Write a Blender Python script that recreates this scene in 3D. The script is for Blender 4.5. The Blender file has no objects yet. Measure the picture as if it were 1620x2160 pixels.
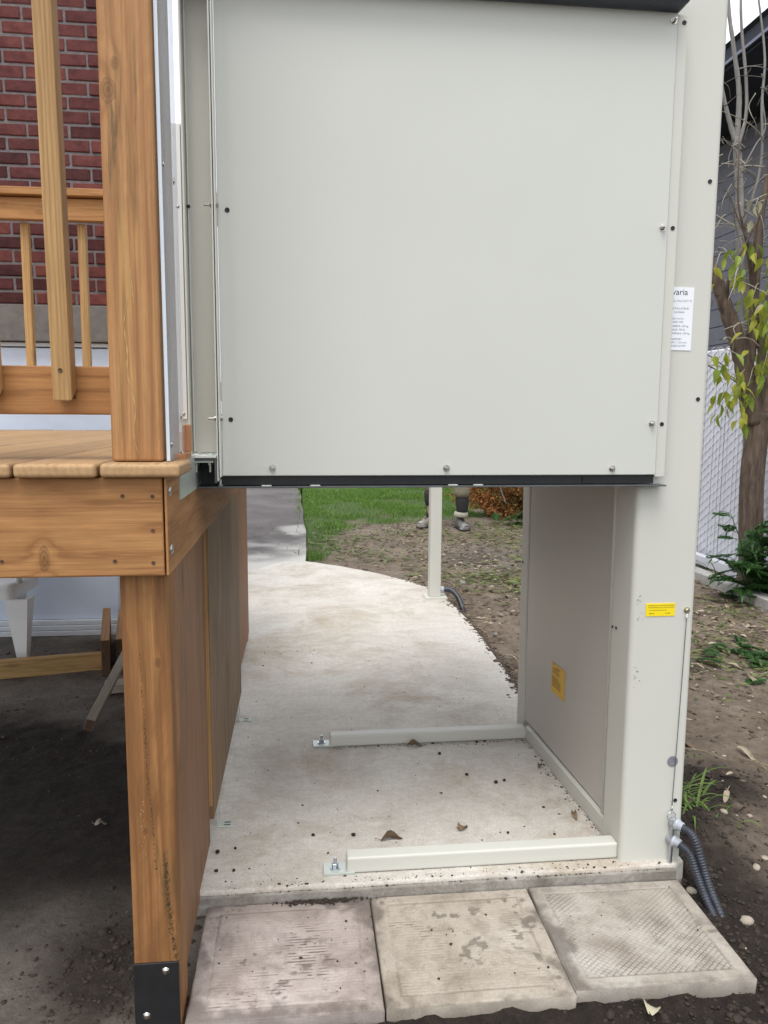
import bpy, bmesh, math, random
import numpy as np
from mathutils import Matrix, Vector, Euler

# ------------------------------------------------------------------ scene, camera, sky, sun, exposure
S = bpy.context.scene
COL = S.collection
R = math.radians
random.seed(7)
rng = np.random.default_rng(7)

F_PX, W_PX, H_PX = 1622.0, 1620.0, 2160.0
cam_d = bpy.data.cameras.new('camera')
cam_d.sensor_fit = 'VERTICAL'
cam_d.sensor_height = 24.0
cam_d.lens = 24.0 * F_PX / H_PX
cam_d.clip_start = 0.02
cam_d.clip_end = 3000
cam = bpy.data.objects.new('camera', cam_d)
COL.objects.link(cam)
yaw, pitch, roll = R(6.15), R(7.2885), R(0.33)
fwd = Vector((math.sin(yaw) * math.cos(pitch), math.cos(yaw) * math.cos(pitch), -math.sin(pitch)))
rgt = Vector((math.cos(yaw), -math.sin(yaw), 0))
upv = rgt.cross(fwd)
r2 = math.cos(roll) * rgt + math.sin(roll) * upv
u2 = -math.sin(roll) * rgt + math.cos(roll) * upv
M = Matrix((r2, u2, -fwd)).transposed().to_4x4()
M.translation = Vector((0, 0, 1.15))
cam.matrix_world = M
S.camera = cam

S.render.engine = 'CYCLES'
S.view_settings.view_transform = 'Standard'
S.view_settings.look = 'None'
S.view_settings.exposure = 0.62
S.view_settings.gamma = 1.0
S.view_settings.use_curve_mapping = False

SUN_EL, SUN_AZ = R(66), R(200)          # azimuth measured from +Y towards +X
world = bpy.data.worlds.new('World')
S.world = world
world.use_nodes = True
wn = world.node_tree
bg = wn.nodes['Background']
sky = wn.nodes.new('ShaderNodeTexSky')
sky.sky_type = 'NISHITA'
sky.sun_disc = False
sky.sun_elevation = SUN_EL
sky.sun_rotation = SUN_AZ
sky.air_density = 1.0
sky.dust_density = 3.0
hsv = wn.nodes.new('ShaderNodeHueSaturation')
hsv.inputs['Saturation'].default_value = 0.22
hsv.inputs['Value'].default_value = 1.0
wn.links.new(sky.outputs[0], hsv.inputs['Color'])
# soft overcast: an even cloud sheet over the clear sky
mixw = wn.nodes.new('ShaderNodeMixRGB')
mixw.inputs[0].default_value = 0.62
mixw.inputs[2].default_value = (10.6, 11.0, 11.5, 1)
wn.links.new(hsv.outputs[0], mixw.inputs[1])
wn.links.new(mixw.outputs[0], bg.inputs['Color'])
bg.inputs['Strength'].default_value = 0.115

sun_d = bpy.data.lights.new('sun', 'SUN')
sun_d.energy = 1.45
sun_d.angle = R(30)
sun_d.color = (1.0, 0.97, 0.92)
sun = bpy.data.objects.new('sun', sun_d)
sdir = Vector((math.sin(SUN_AZ) * math.cos(SUN_EL), math.cos(SUN_AZ) * math.cos(SUN_EL), math.sin(SUN_EL)))
sun.rotation_euler = sdir.to_track_quat('Z', 'Y').to_euler()
sun.location = (0, 0, 12)
COL.objects.link(sun)

# ------------------------------------------------------------------ object helpers
def world_of(o):
    m = o.matrix_basis.copy()
    if o.parent:
        m = world_of(o.parent) @ o.matrix_parent_inverse @ m
    return m

def adopt(o, parent):
    if parent is not None:
        o.parent = parent
        o.matrix_parent_inverse = world_of(parent).inverted()
    return o

def tag(o, label=None, cat=None, group=None, kind=None):
    if label: o['label'] = label
    if cat: o['category'] = cat
    if group: o['group'] = group
    if kind: o['kind'] = kind
    return o

def thing(name, label, cat, loc=(0, 0, 0), group=None):
    o = bpy.data.objects.new(name, None)
    o.empty_display_size = 0.1
    o.location = loc
    COL.objects.link(o)
    return tag(o, label, cat, group)

def link(name, me, mat=None, parent=None, loc=(0, 0, 0), rot=(0, 0, 0), smooth=False):
    if mat is not None and not me.materials:
        me.materials.append(mat)
    if smooth:
        me.polygons.foreach_set('use_smooth', [True] * len(me.polygons))
    o = bpy.data.objects.new(name, me)
    o.location = loc
    o.rotation_euler = rot
    COL.objects.link(o)
    return adopt(o, parent)

def mesh_from(verts, faces, name='mesh'):
    me = bpy.data.meshes.new(name)
    me.from_pydata([tuple(map(float, v)) for v in verts], [], [tuple(int(i) for i in f) for f in faces])
    me.update()
    return me

def mesh_np(V, Fq, name='mesh'):
    """fast: V (n,3), Fq (m,k) faces all with k corners"""
    me = bpy.data.meshes.new(name)
    n, (m, k) = len(V), Fq.shape
    me.vertices.add(n)
    me.vertices.foreach_set('co', np.asarray(V, np.float32).ravel())
    me.loops.add(m * k)
    me.loops.foreach_set('vertex_index', np.asarray(Fq, np.int32).ravel())
    me.polygons.add(m)
    me.polygons.foreach_set('loop_start', np.arange(0, m * k, k, dtype=np.int32))
    me.polygons.foreach_set('loop_total', np.full(m, k, np.int32))
    me.update(calc_edges=True)
    me.validate()
    return me

def box_mesh(sx, sy, sz, bev=0.0, seg=2, name='box'):
    bm = bmesh.new()
    bmesh.ops.create_cube(bm, size=1)
    bmesh.ops.scale(bm, vec=(sx, sy, sz), verts=bm.verts)
    if bev > 0:
        bmesh.ops.bevel(bm, geom=list(bm.edges), offset=min(bev, 0.45 * min(sx, sy, sz)), segments=seg, profile=0.5, affect='EDGES')
    me = bpy.data.meshes.new(name)
    bm.to_mesh(me)
    bm.free()
    return me

def box(name, lo, hi, mat, parent=None, bev=0.0, seg=2):
    """axis aligned box between two world corners"""
    c = [(a + b) / 2 for a, b in zip(lo, hi)]
    s = [abs(b - a) for a, b in zip(lo, hi)]
    return link(name, box_mesh(*s, bev, seg, name), mat, parent, c)

def board(name, p0, p1, width, thick, mat, parent=None, bev=0.003, upv=(0, 0, 1), seg=2):
    """a length of timber from p0 to p1 (centre line), local X along it, local Z = width along upv"""
    p0, p1 = Vector(p0), Vector(p1)
    d = p1 - p0
    x = d.normalized()
    z = Vector(upv)
    z = (z - x * z.dot(x)).normalized()
    y = z.cross(x)
    rot = Matrix((x, y, z)).transposed().to_euler()
    me = box_mesh(d.length, thick, width, bev, seg, name)
    return link(name, me, mat, parent, (p0 + p1) / 2, rot)

def tube_arrays(path, radii, n=8, cap=True):
    P = [Vector(p) for p in path]
    V, Fc = [], []
    ref = Vector((0.13, 0.97, 0.21))
    for i, p in enumerate(P):
        t = (P[min(i + 1, len(P) - 1)] - P[max(i - 1, 0)]).normalized()
        a = ref - t * ref.dot(t)
        if a.length < 1e-3:
            a = Vector((1, 0, 0)) - t * t.x
        a.normalize()
        b = t.cross(a)
        ref = a
        r = radii[i] if hasattr(radii, '__len__') else radii
        for k in range(n):
            an = 2 * math.pi * k / n
            V.append(p + a * (r * math.cos(an)) + b * (r * math.sin(an)))
    for i in range(len(P) - 1):
        for k in range(n):
            k2 = (k + 1) % n
            Fc.append((i * n + k, i * n + k2, (i + 1) * n + k2, (i + 1) * n + k))
    if cap:
        Fc.append(tuple(range(n - 1, -1, -1)))
        Fc.append(tuple((len(P) - 1) * n + k for k in range(n)))
    return V, Fc

def tube(name, path, radii, mat, parent=None, n=8, smooth=True, cap=True):
    V, Fc = tube_arrays(path, radii, n, cap)
    return link(name, mesh_from(V, Fc, name), mat, parent, smooth=smooth)

def smooth_path(pts, sub=6):
    P = [np.array(p, float) for p in pts]
    P = [2 * P[0] - P[1]] + P + [2 * P[-1] - P[-2]]
    out = []
    for i in range(1, len(P) - 2):
        for s in range(sub):
            t = s / sub
            a, b, c, d = P[i - 1], P[i], P[i + 1], P[i + 2]
            out.append(0.5 * (2 * b + (c - a) * t + (2 * a - 5 * b + 4 * c - d) * t * t + (3 * b - a - 3 * c + d) * t ** 3))
    out.append(P[-2])
    return out

def prism(name, outline, z0, z1, mat, parent=None, bev=0.0, seg=2):
    """vertical prism over a 2-D outline"""
    bm = bmesh.new()
    vs = [bm.verts.new((x, y, z0)) for x, y in outline]
    f = bm.faces.new(vs)
    r = bmesh.ops.extrude_face_region(bm, geom=[f])
    bmesh.ops.translate(bm, vec=(0, 0, z1 - z0), verts=[v for v in r['geom'] if isinstance(v, bmesh.types.BMVert)])
    bmesh.ops.recalc_face_normals(bm, faces=bm.faces)
    if bev:
        es = [e for e in bm.edges if all(abs(v.co.z - z1) < 1e-6 for v in e.verts)]
        bmesh.ops.bevel(bm, geom=es, offset=bev, segments=seg, profile=0.5, affect='EDGES')
    me = bpy.data.meshes.new(name)
    bm.to_mesh(me)
    bm.free()
    return link(name, me, mat, parent)

def rounded(x0, y0, x1, y1, r, n=5):
    out = []
    for cx, cy, a0 in ((x1 - r, y1 - r, 0), (x0 + r, y1 - r, 90), (x0 + r, y0 + r, 180), (x1 - r, y0 + r, 270)):
        for k in range(n + 1):
            a = R(a0 + 90 * k / n)
            out.append((cx + r * math.cos(a), cy + r * math.sin(a)))
    return out

def join_arrays(parts):
    V, Fc, o = [], [], 0
    for v, f in parts:
        V += list(v)
        Fc += [tuple(i + o for i in q) for q in f]
        o += len(v)
    return V, Fc

def lathe_arrays(profile, axis_p, axis_d, n=12):
    """profile: list of (distance along axis, radius)"""
    d = Vector(axis_d).normalized()
    a = d.orthogonal().normalized()
    b = d.cross(a)
    p0 = Vector(axis_p)
    V, Fc = [], []
    for s, r in profile:
        for k in range(n):
            an = 2 * math.pi * k / n
            V.append(p0 + d * s + a * (r * math.cos(an)) + b * (r * math.sin(an)))
    for i in range(len(profile) - 1):
        for k in range(n):
            k2 = (k + 1) % n
            Fc.append((i * n + k, i * n + k2, (i + 1) * n + k2, (i + 1) * n + k))
    Fc.append(tuple(range(n - 1, -1, -1)))
    Fc.append(tuple((len(profile) - 1) * n + k for k in range(n)))
    return V, Fc

def lathe(name, profile, p, d, mat, parent=None, n=14, smooth=False):
    V, Fc = lathe_arrays(profile, p, d, n)
    return link(name, mesh_from(V, Fc, name), mat, parent, smooth=smooth)

# smooth lattice noise for heights
def vnoise(x, y, seed=0):
    xi, yi = np.floor(x).astype(np.int64), np.floor(y).astype(np.int64)
    xf, yf = x - xi, y - yi
    u, v = xf * xf * (3 - 2 * xf), yf * yf * (3 - 2 * yf)
    def h(a, b):
        n = (a * 374761393 + b * 668265263 + seed * 974634777) & 0xFFFFFFFF
        n = ((n ^ (n >> 13)) * 1274126177) & 0xFFFFFFFF
        return ((n ^ (n >> 16)) & 0xFFFF) / 65535.0
    return (h(xi, yi) * (1 - u) + h(xi + 1, yi) * u) * (1 - v) + (h(xi, yi + 1) * (1 - u) + h(xi + 1, yi + 1) * u) * v

def fbm(x, y, f, o=4, seed=0):
    s, a, t = 0, 1.0, 0
    for i in range(o):
        s = s + a * vnoise(x * f, y * f, seed + i)
        t += a
        a *= 0.5
        f *= 2.03
    return s / t

# ------------------------------------------------------------------ materials
class NT:
    def __init__(self, name):
        self.m = bpy.data.materials.new(name)
        self.m.use_nodes = True
        self.t = self.m.node_tree
        self.b = self.t.nodes['Principled BSDF']
        self.out = self.t.nodes['Material Output']
    def n(self, typ, **kw):
        nd = self.t.nodes.new(typ)
        for k, v in kw.items():
            if k.startswith('i_'):
                key = k[2:]
                nd.inputs[int(key) if key.isdigit() else key].default_value = v
            else:
                setattr(nd, k, v)
        return nd
    def l(self, a, b):
        self.t.links.new(a, b)
        return self
    def coord(self, scale=(1, 1, 1), which='Object', rand=0.0):
        tc = self.n('ShaderNodeTexCoord')
        mp = self.n('ShaderNodeMapping')
        mp.inputs['Scale'].default_value = scale
        src = tc.outputs[which]
        if rand:
            oi = self.n('ShaderNodeObjectInfo')
            mu = self.n('ShaderNodeVectorMath', operation='SCALE')
            cb = self.n('ShaderNodeCombineXYZ')
            m1 = self.n('ShaderNodeMath', operation='MULTIPLY', i_1=rand)
            m2 = self.n('ShaderNodeMath', operation='MULTIPLY', i_1=rand * 0.031)
            m3 = self.n('ShaderNodeMath', operation='MULTIPLY', i_1=-rand * 0.017)
            for q in (m1, m2, m3): self.l(oi.outputs['Random'], q.inputs[0])
            self.l(m1.outputs[0], cb.inputs[0]); self.l(m2.outputs[0], cb.inputs[1]); self.l(m3.outputs[0], cb.inputs[2])
            ad = self.n('ShaderNodeVectorMath', operation='ADD')
            self.l(src, ad.inputs[0]); self.l(cb.outputs[0], ad.inputs[1])
            src = ad.outputs[0]
        self.l(src, mp.inputs['Vector'])
        return mp.outputs[0]
    def noise(self, vec, scale, detail=4, rough=0.55, dist=0.0):
        nd = self.n('ShaderNodeTexNoise', i_Scale=scale, i_Detail=detail, i_Roughness=rough, i_Distortion=dist)
        self.l(vec, nd.inputs['Vector'])
        return nd.outputs['Fac']
    def voro(self, vec, scale, feature='F1', out='Distance'):
        nd = self.n('ShaderNodeTexVoronoi', i_Scale=scale, feature=feature)
        self.l(vec, nd.inputs['Vector'])
        return nd.outputs[out]
    def ramp(self, fac, stops, interp='LINEAR'):
        nd = self.n('ShaderNodeValToRGB')
        cr = nd.color_ramp
        cr.interpolation = interp
        while len(cr.elements) < len(stops): cr.elements.new(0.5)
        for e, (p, c) in zip(cr.elements, stops):
            e.position = p
            e.color = tuple(c) + (1,) if len(c) == 3 else c
        self.l(fac, nd.inputs[0])
        return nd.outputs[0]
    def mix(self, fac, a, b, mode='MIX'):
        nd = self.n('ShaderNodeMixRGB', blend_type=mode)
        for i, v in ((0, fac), (1, a), (2, b)):
            if isinstance(v, (int, float)): nd.inputs[i].default_value = v
            elif isinstance(v, tuple): nd.inputs[i].default_value = v + (1,) if len(v) == 3 else v
            else: self.l(v, nd.inputs[i])
        return nd.outputs[0]
    def math(self, op, a, b=0.0):
        nd = self.n('ShaderNodeMath', operation=op)
        for i, v in ((0, a), (1, b)):
            if isinstance(v, (int, float)): nd.inputs[i].default_value = v
            else: self.l(v, nd.inputs[i])
        return nd.outputs[0]
    def bump(self, h, strength=0.3, dist=0.01, prev=None):
        nd = self.n('ShaderNodeBump', i_Strength=strength, i_Distance=dist)
        self.l(h, nd.inputs['Height'])
        if prev is not None: self.l(prev, nd.inputs['Normal'])
        self.l(nd.outputs[0], self.b.inputs['Normal'])
        return nd.outputs[0]
    def col(self, c):
        if isinstance(c, tuple): self.b.inputs['Base Color'].default_value = c + (1,)
        else: self.l(c, self.b.inputs['Base Color'])
        return self
    def set(self, rough=None, metal=None, spec=None):
        if rough is not None:
            if isinstance(rough, (int, float)): self.b.inputs['Roughness'].default_value = rough
            else: self.l(rough, self.b.inputs['Roughness'])
        if metal is not None: self.b.inputs['Metallic'].default_value = metal
        if spec is not None: self.b.inputs['Specular IOR Level'].default_value = spec
        return self

W3 = (1, 1, 1)
def m_plain(name, c, rough=0.6, metal=0.0, var=0.12, scale=30, bump=0.0, spec=0.5):
    k = NT(name)
    v = k.coord(rand=3.0)
    n = k.noise(v, scale, 5)
    lo = tuple(x * (1 - var) for x in c)
    hi = tuple(min(1, x * (1 + var)) for x in c)
    k.col(k.ramp(n, [(0.3, lo), (0.7, hi)])).set(rough, metal, spec)
    if bump: k.bump(n, bump, 0.004)
    return k.m

def m_wood(name, light, mid, dark, ring=46, fiber=0.5, knots=True, weather=0.0, rough=0.62, long=0.10, warp=0.045, resin=0.0, mould=0.0, streak=0.75, rings=0.55, sfreq=70, blotch=0.6, knots_at=()):
    k = NT(name)
    base = k.coord(rand=9.0)
    def stretched(sc, loc=(0, 0, 0)):
        m = k.n('ShaderNodeMapping'); m.inputs['Scale'].default_value = sc; m.inputs['Location'].default_value = loc
        k.l(base, m.inputs['Vector'])
        return m.outputs[0]
    mp = stretched((long, 1, 1), (0, 0.05, 0.03))          # grain runs along local X
    nz = k.n('ShaderNodeTexNoise', i_Scale=11.0, i_Detail=4.0, i_Roughness=0.6)
    k.l(mp, nz.inputs['Vector'])
    dv = k.n('ShaderNodeVectorMath', operation='SCALE'); dv.inputs['Scale'].default_value = warp
    k.l(nz.outputs['Color'], dv.inputs[0])
    ad = k.n('ShaderNodeVectorMath', operation='ADD')
    k.l(mp, ad.inputs[0]); k.l(dv.outputs[0], ad.inputs[1])
    kmask = None
    tco = k.n('ShaderNodeTexCoord')
    for (qx, qy, qz, qr) in knots_at:
        sb = k.n('ShaderNodeVectorMath', operation='SUBTRACT'); sb.inputs[1].default_value = (qx, qy, qz)
        k.l(tco.outputs['Object'], sb.inputs[0])
        sc_ = k.n('ShaderNodeVectorMath', operation='MULTIPLY'); sc_.inputs[1].default_value = (0.62 / qr, 1.0 / qr, 0.25 / qr)
        k.l(sb.outputs[0], sc_.inputs[0])
        ln = k.n('ShaderNodeVectorMath', operation='LENGTH'); k.l(sc_.outputs[0], ln.inputs[0])
        d_ = k.math('ADD', ln.outputs['Value'], k.math('MULTIPLY', k.math('SUBTRACT', k.noise(tco.outputs['Object'], 70, 3), 0.5), 0.5))
        g_ = k.math('POWER', 2.718, k.math('MULTIPLY', k.math('MULTIPLY', ln.outputs['Value'], ln.outputs['Value']), -0.22))
        sh = k.n('ShaderNodeCombineXYZ'); k.l(k.math('MULTIPLY', g_, qr * 1.6), sh.inputs[1])
        a2 = k.n('ShaderNodeVectorMath', operation='ADD'); k.l(ad.outputs[0], a2.inputs[0]); k.l(sh.outputs[0], a2.inputs[1])
        ad = a2
        ringk = k.math('SINE', k.math('MULTIPLY', d_, 14.0))
        m_ = k.math('MULTIPLY', k.ramp(d_, [(0.0, (1, 1, 1)), (0.55, (0.75, 0.75, 0.75)), (0.95, (0.8, 0.8, 0.8)), (1.0, (0, 0, 0))]), k.math('ADD', 0.62, k.math('MULTIPLY', ringk, 0.28)))
        kmask = m_ if kmask is None else k.math('MAXIMUM', kmask, m_)
    wv = k.n('ShaderNodeTexWave', wave_type='RINGS', rings_direction='X', wave_profile='SIN', i_Scale=float(ring), i_Distortion=2.2, i_Detail=3.0)
    wv.inputs['Detail Scale'].default_value = 1.2
    k.l(ad.outputs[0], wv.inputs['Vector'])
    half = tuple(0.55 * a + 0.45 * b for a, b in zip(light, mid))
    c = k.mix(rings, half, k.ramp(wv.outputs['Fac'], [(0.0, light), (0.50, half), (0.82, tuple(0.35 * a + 0.65 * b for a, b in zip(light, mid))), (0.97, tuple(0.82 * x for x in mid))]))
    # streaks of several widths break the rings up
    st = k.noise(stretched((1.5, sfreq, sfreq)), 1.0, 6, 0.62, 0.5)
    c = k.mix(streak, c, k.ramp(st, [(0.30, (0.66, 0.62, 0.58)), (0.5, (0.97, 0.97, 0.97)), (0.72, (1.14, 1.13, 1.10))]), 'MULTIPLY')
    fib = k.noise(stretched((6, 260, 260)), 1.0, 4, 0.72)
    c = k.mix(fiber, c, k.ramp(fib, [(0.30, (0.46, 0.43, 0.40)), (0.60, (1.0, 1.0, 1.0))]), 'MULTIPLY')
    br = k.noise(stretched((2.8, 9, 9)), 1.0, 6, 0.68, 1.2)
    c = k.mix(k.ramp(br, [(0.42, (0, 0, 0)), (0.72, (blotch,) * 3)]), c, dark)
    if resin:
        rs = k.noise(stretched((1.3, 34, 34), (3.1, 0.7, 0.4)), 1.0, 4, 0.6, 0.6)
        gt = k.noise(stretched((1.6, 5, 5), (0.4, 0.2, 1.1)), 1.0, 2)
        f = k.math('MULTIPLY', k.ramp(rs, [(0.60, (0, 0, 0)), (0.68, (resin,) * 3)]), k.ramp(gt, [(0.45, (0, 0, 0)), (0.60, (1, 1, 1))]))
        c = k.mix(f, c, (0.60, 0.38, 0.13))
    if mould:
        rs = k.noise(stretched((2.2, 46, 46), (7.3, 1.7, 2.4)), 1.0, 5, 0.75, 0.5)
        gt = k.noise(stretched((1.2, 7, 7), (2.4, 3.2, 0.1)), 1.0, 3)
        f = k.math('MULTIPLY', k.ramp(rs, [(0.53, (0, 0, 0)), (0.62, (mould,) * 3)]), k.ramp(gt, [(0.46, (0, 0, 0)), (0.60, (1, 1, 1))]))
        c = k.mix(f, c, (0.055, 0.052, 0.024))
    oi = k.n('ShaderNodeObjectInfo')
    tint = k.ramp(oi.outputs['Random'], [(0, (0.86, 0.84, 0.82)), (0.5, (1, 1, 1)), (1, (1.08, 1.04, 0.98))])
    c = k.mix(1.0, c, tint, 'MULTIPLY')
    if knots:
        kd = k.voro(stretched((3.2, 9, 9)), 1.0)
        kn = k.noise(base, 90, 3)
        kd = k.math('ADD', kd, k.math('MULTIPLY', k.math('SUBTRACT', kn, 0.5), 0.09))
        kf = k.ramp(kd, [(0.03, (0.9, 0.9, 0.9)), (0.08, (0.5, 0.5, 0.5)), (0.17, (0, 0, 0))])
        c = k.mix(kf, c, tuple(x * 0.42 for x in dark))
    if kmask is not None:
        c = k.mix(kmask, c, tuple(x * 0.5 for x in dark))
    if weather:
        wn_ = k.noise(base, 5.0, 6, 0.65)
        c = k.mix(k.ramp(wn_, [(0.35, (0, 0, 0)), (0.62, (weather,) * 3)]), c, (0.20, 0.185, 0.165))
    # sawn ends show growth rings instead of long fibres
    tcn = k.n('ShaderNodeTexCoord')
    sx = k.n('ShaderNodeSeparateXYZ'); k.l(tcn.outputs['Normal'], sx.inputs[0])
    ef = k.ramp(k.math('ABSOLUTE', sx.outputs[0]), [(0.55, (0, 0, 0)), (0.8, (1, 1, 1))])
    we = k.n('ShaderNodeTexWave', wave_type='RINGS', rings_direction='X', i_Scale=26.0, i_Distortion=2.0, i_Detail=2.0)
    k.l(ad.outputs[0], we.inputs['Vector'])
    en = k.noise(base, 55, 4, 0.7)
    ce = k.mix(k.ramp(we.outputs['Fac'], [(0.3, (0.2, 0.2, 0.2)), (0.95, (0.6, 0.6, 0.6))]), tuple(0.92 * x for x in light), mid)
    ce = k.mix(0.6, ce, k.ramp(en, [(0.3, (0.7, 0.68, 0.66)), (0.7, (1.08, 1.08, 1.08))]), 'MULTIPLY')
    c = k.mix(ef, c, ce)
    k.col(c).set(rough, 0, 0.35)
    inv = k.math('SUBTRACT', 1.0, ef)
    b1 = k.bump(k.math('MULTIPLY', fib, inv), 0.28, 0.002)
    k.bump(k.math('MULTIPLY', st, inv), 0.18, 0.003, b1)
    return k.m

M_cedar = m_wood('cedar_stained', (0.46, 0.235, 0.090), (0.33, 0.150, 0.052), (0.27, 0.120, 0.043), ring=26, resin=0.15, mould=0.10, sfreq=120, rings=0.75, warp=0.06, streak=0.6)
M_cedar_front = m_wood('cedar_front_board', (0.46, 0.235, 0.090), (0.33, 0.150, 0.052), (0.27, 0.120, 0.043), ring=24, resin=0.1, mould=0.10, sfreq=120, rings=0.75, warp=0.07, streak=0.6, knots_at=((0.603, -0.015, -0.0535, 0.006), (0.30, -0.015, 0.03, 0.009)))
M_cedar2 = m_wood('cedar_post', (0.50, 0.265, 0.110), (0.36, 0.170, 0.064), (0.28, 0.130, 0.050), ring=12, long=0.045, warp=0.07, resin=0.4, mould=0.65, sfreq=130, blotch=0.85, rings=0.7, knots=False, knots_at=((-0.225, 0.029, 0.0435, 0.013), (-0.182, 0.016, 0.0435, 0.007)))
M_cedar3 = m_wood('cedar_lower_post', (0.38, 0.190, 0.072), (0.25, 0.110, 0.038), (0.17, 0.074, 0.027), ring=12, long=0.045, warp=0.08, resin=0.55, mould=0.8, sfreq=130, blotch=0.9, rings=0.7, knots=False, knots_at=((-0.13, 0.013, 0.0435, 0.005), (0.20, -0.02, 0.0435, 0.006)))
M_pine = m_wood('pressure_treated_pine', (0.52, 0.325, 0.140), (0.39, 0.220, 0.085), (0.32, 0.175, 0.070), ring=38, resin=0.3, mould=0.3, sfreq=120)
M_deck = m_wood('deck_board_wood', (0.50, 0.325, 0.170), (0.39, 0.235, 0.115), (0.31, 0.190, 0.098), ring=20, weather=0.18, knots=False, sfreq=80)
M_ply = m_wood('skirting_panel_wood', (0.31, 0.165, 0.085), (0.235, 0.118, 0.058), (0.165, 0.082, 0.041), ring=5, weather=0.04, long=0.05, warp=0.09, mould=0.2, streak=0.45, rings=0.25, sfreq=46, blotch=0.8)
M_ply2 = m_wood('skirting_panel_grey_wood', (0.29, 0.185, 0.100), (0.20, 0.122, 0.065), (0.115, 0.072, 0.041), ring=6, weather=0.12, long=0.09, warp=0.16, mould=0.5, streak=0.55, rings=0.5, sfreq=34, blotch=0.9)
M_old = m_wood('old_weathered_wood', (0.56, 0.50, 0.43), (0.46, 0.40, 0.33), (0.34, 0.29, 0.24), ring=40, weather=0.25)
M_yellow_lumber = m_wood('raw_lumber', (0.44, 0.29, 0.125), (0.33, 0.20, 0.08), (0.28, 0.165, 0.07), ring=36)
M_dark_lumber = m_wood('dark_lumber', (0.15, 0.085, 0.05), (0.09, 0.05, 0.03), (0.07, 0.04, 0.025), ring=40, weather=0.2)
M_bracket_wood = m_wood('orange_wood', (0.55, 0.27, 0.13), (0.45, 0.20, 0.09), (0.42, 0.19, 0.085), ring=40, knots=False)
M_endgrain = m_plain('sawn_end_grain', (0.085, 0.048, 0.026), 0.85, var=0.35, scale=120)

def m_paint(name, c, rough=0.42, dirt=0.0):
    k = NT(name)
    v = k.coord()
    big = k.noise(v, 2.2, 3)
    lo = tuple(x * 0.965 for x in c)
    col = k.ramp(big, [(0.3, lo), (0.7, c)])
    if dirt:
        sp = k.voro(v, 38)
        dn = k.noise(v, 9, 3)
        f = k.math('MULTIPLY', k.ramp(sp, [(0.03, (1, 1, 1)), (0.07, (0, 0, 0))]), k.ramp(dn, [(0.55, (0, 0, 0)), (0.7, (dirt,) * 3)]))
        col = k.mix(f, col, (0.12, 0.10, 0.08))
    k.col(col).set(rough, 0, 0.4)
    fine = k.noise(v, 900, 2)
    p = k.bump(fine, 0.05, 0.0006)
    k.bump(k.noise(v, 2.6, 1), 0.10, 0.02, p)
    sm = k.noise(v, 5.5, 6, 0.7, 0.8)
    k.set(k.ramp(sm, [(0.30, (rough - 0.02,) * 3), (0.70, (rough + 0.04,) * 3)]))
    return k.m

M_paint = m_paint('cream_powder_coat', (0.580, 0.585, 0.545), 0.40, 0.35)
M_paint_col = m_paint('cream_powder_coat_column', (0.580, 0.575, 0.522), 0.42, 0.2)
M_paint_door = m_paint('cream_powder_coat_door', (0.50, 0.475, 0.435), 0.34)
M_edge = m_paint('cream_sheet_edge', (0.68, 0.68, 0.63), 0.4)
M_black = m_plain('black_steel', (0.012, 0.013, 0.015), 0.45, 0, 0.2)
M_cap = m_plain('dark_slate_cap', (0.060, 0.075, 0.098), 0.5, 0, 0.1)
M_dkgrey = m_plain('dark_grey_steel', (0.10, 0.105, 0.11), 0.42, 0.3, 0.2)
M_plug = m_plain('black_rubber_plug', (0.010, 0.010, 0.011), 0.6, 0, 0.2)
M_greyplug = m_plain('grey_plastic_plug', (0.19, 0.19, 0.22), 0.5, 0, 0.05)
M_zinc = m_plain('zinc_plated_steel', (0.52, 0.56, 0.60), 0.28, 0.95, 0.12, 200)
M_steel = m_plain('stainless_fastener', (0.55, 0.53, 0.49), 0.25, 1.0, 0.15, 200)
M_brasszinc = m_plain('yellow_zinc_steel', (0.48, 0.43, 0.30), 0.35, 0.9, 0.15, 200)
M_sill = m_plain('galvanised_sill', (0.50, 0.54, 0.50), 0.35, 0.35, 0.1, 12)
M_yellow = m_plain('yellow_sticker', (0.85, 0.66, 0.01), 0.45, 0, 0.03)
M_yellow2 = m_plain('amber_sticker', (0.72, 0.43, 0.02), 0.45, 0, 0.05)
M_white_sticker = m_plain('white_sticker', (0.80, 0.82, 0.86), 0.4, 0, 0.02)
M_ink = m_plain('black_ink', (0.02, 0.02, 0.025), 0.5, 0, 0.1)
M_inkgrey = m_plain('grey_ink', (0.22, 0.23, 0.26), 0.5, 0, 0.1)
M_conduit = m_plain('black_conduit_jacket', (0.032, 0.036, 0.048), 0.42, 0, 0.3, 60)
M_fitting = m_plain('grey_conduit_fitting', (0.42, 0.44, 0.48), 0.35, 0.1, 0.12, 80)
M_white_plastic = m_plain('white_plastic', (0.72, 0.72, 0.72), 0.38, 0, 0.05, 10)
M_vinyl = m_plain('white_vinyl', (0.72, 0.73, 0.79), 0.45, 0, 0.05, 4)
M_wire = m_plain('pale_coated_wire', (0.40, 0.405, 0.46), 0.45, 0, 0.1)
M_door = m_plain('pale_blue_grey_door_paint', (0.66, 0.74, 0.88), 0.5, 0, 0.06, 5)
M_frame_door = m_plain('white_door_frame', (0.66, 0.69, 0.73), 0.5, 0, 0.05)
M_gate = m_plain('pale_gate_paint', (0.62, 0.63, 0.62), 0.4, 0, 0.03, 3)
M_siding = m_plain('grey_violet_siding', (0.135, 0.132, 0.165), 0.6, 0, 0.08, 6)
M_roof = m_plain('navy_roof', (0.018, 0.020, 0.036), 0.7, 0, 0.2, 20)
M_gutter = m_plain('gutter_edge', (0.16, 0.17, 0.25), 0.5, 0, 0.05)

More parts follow.
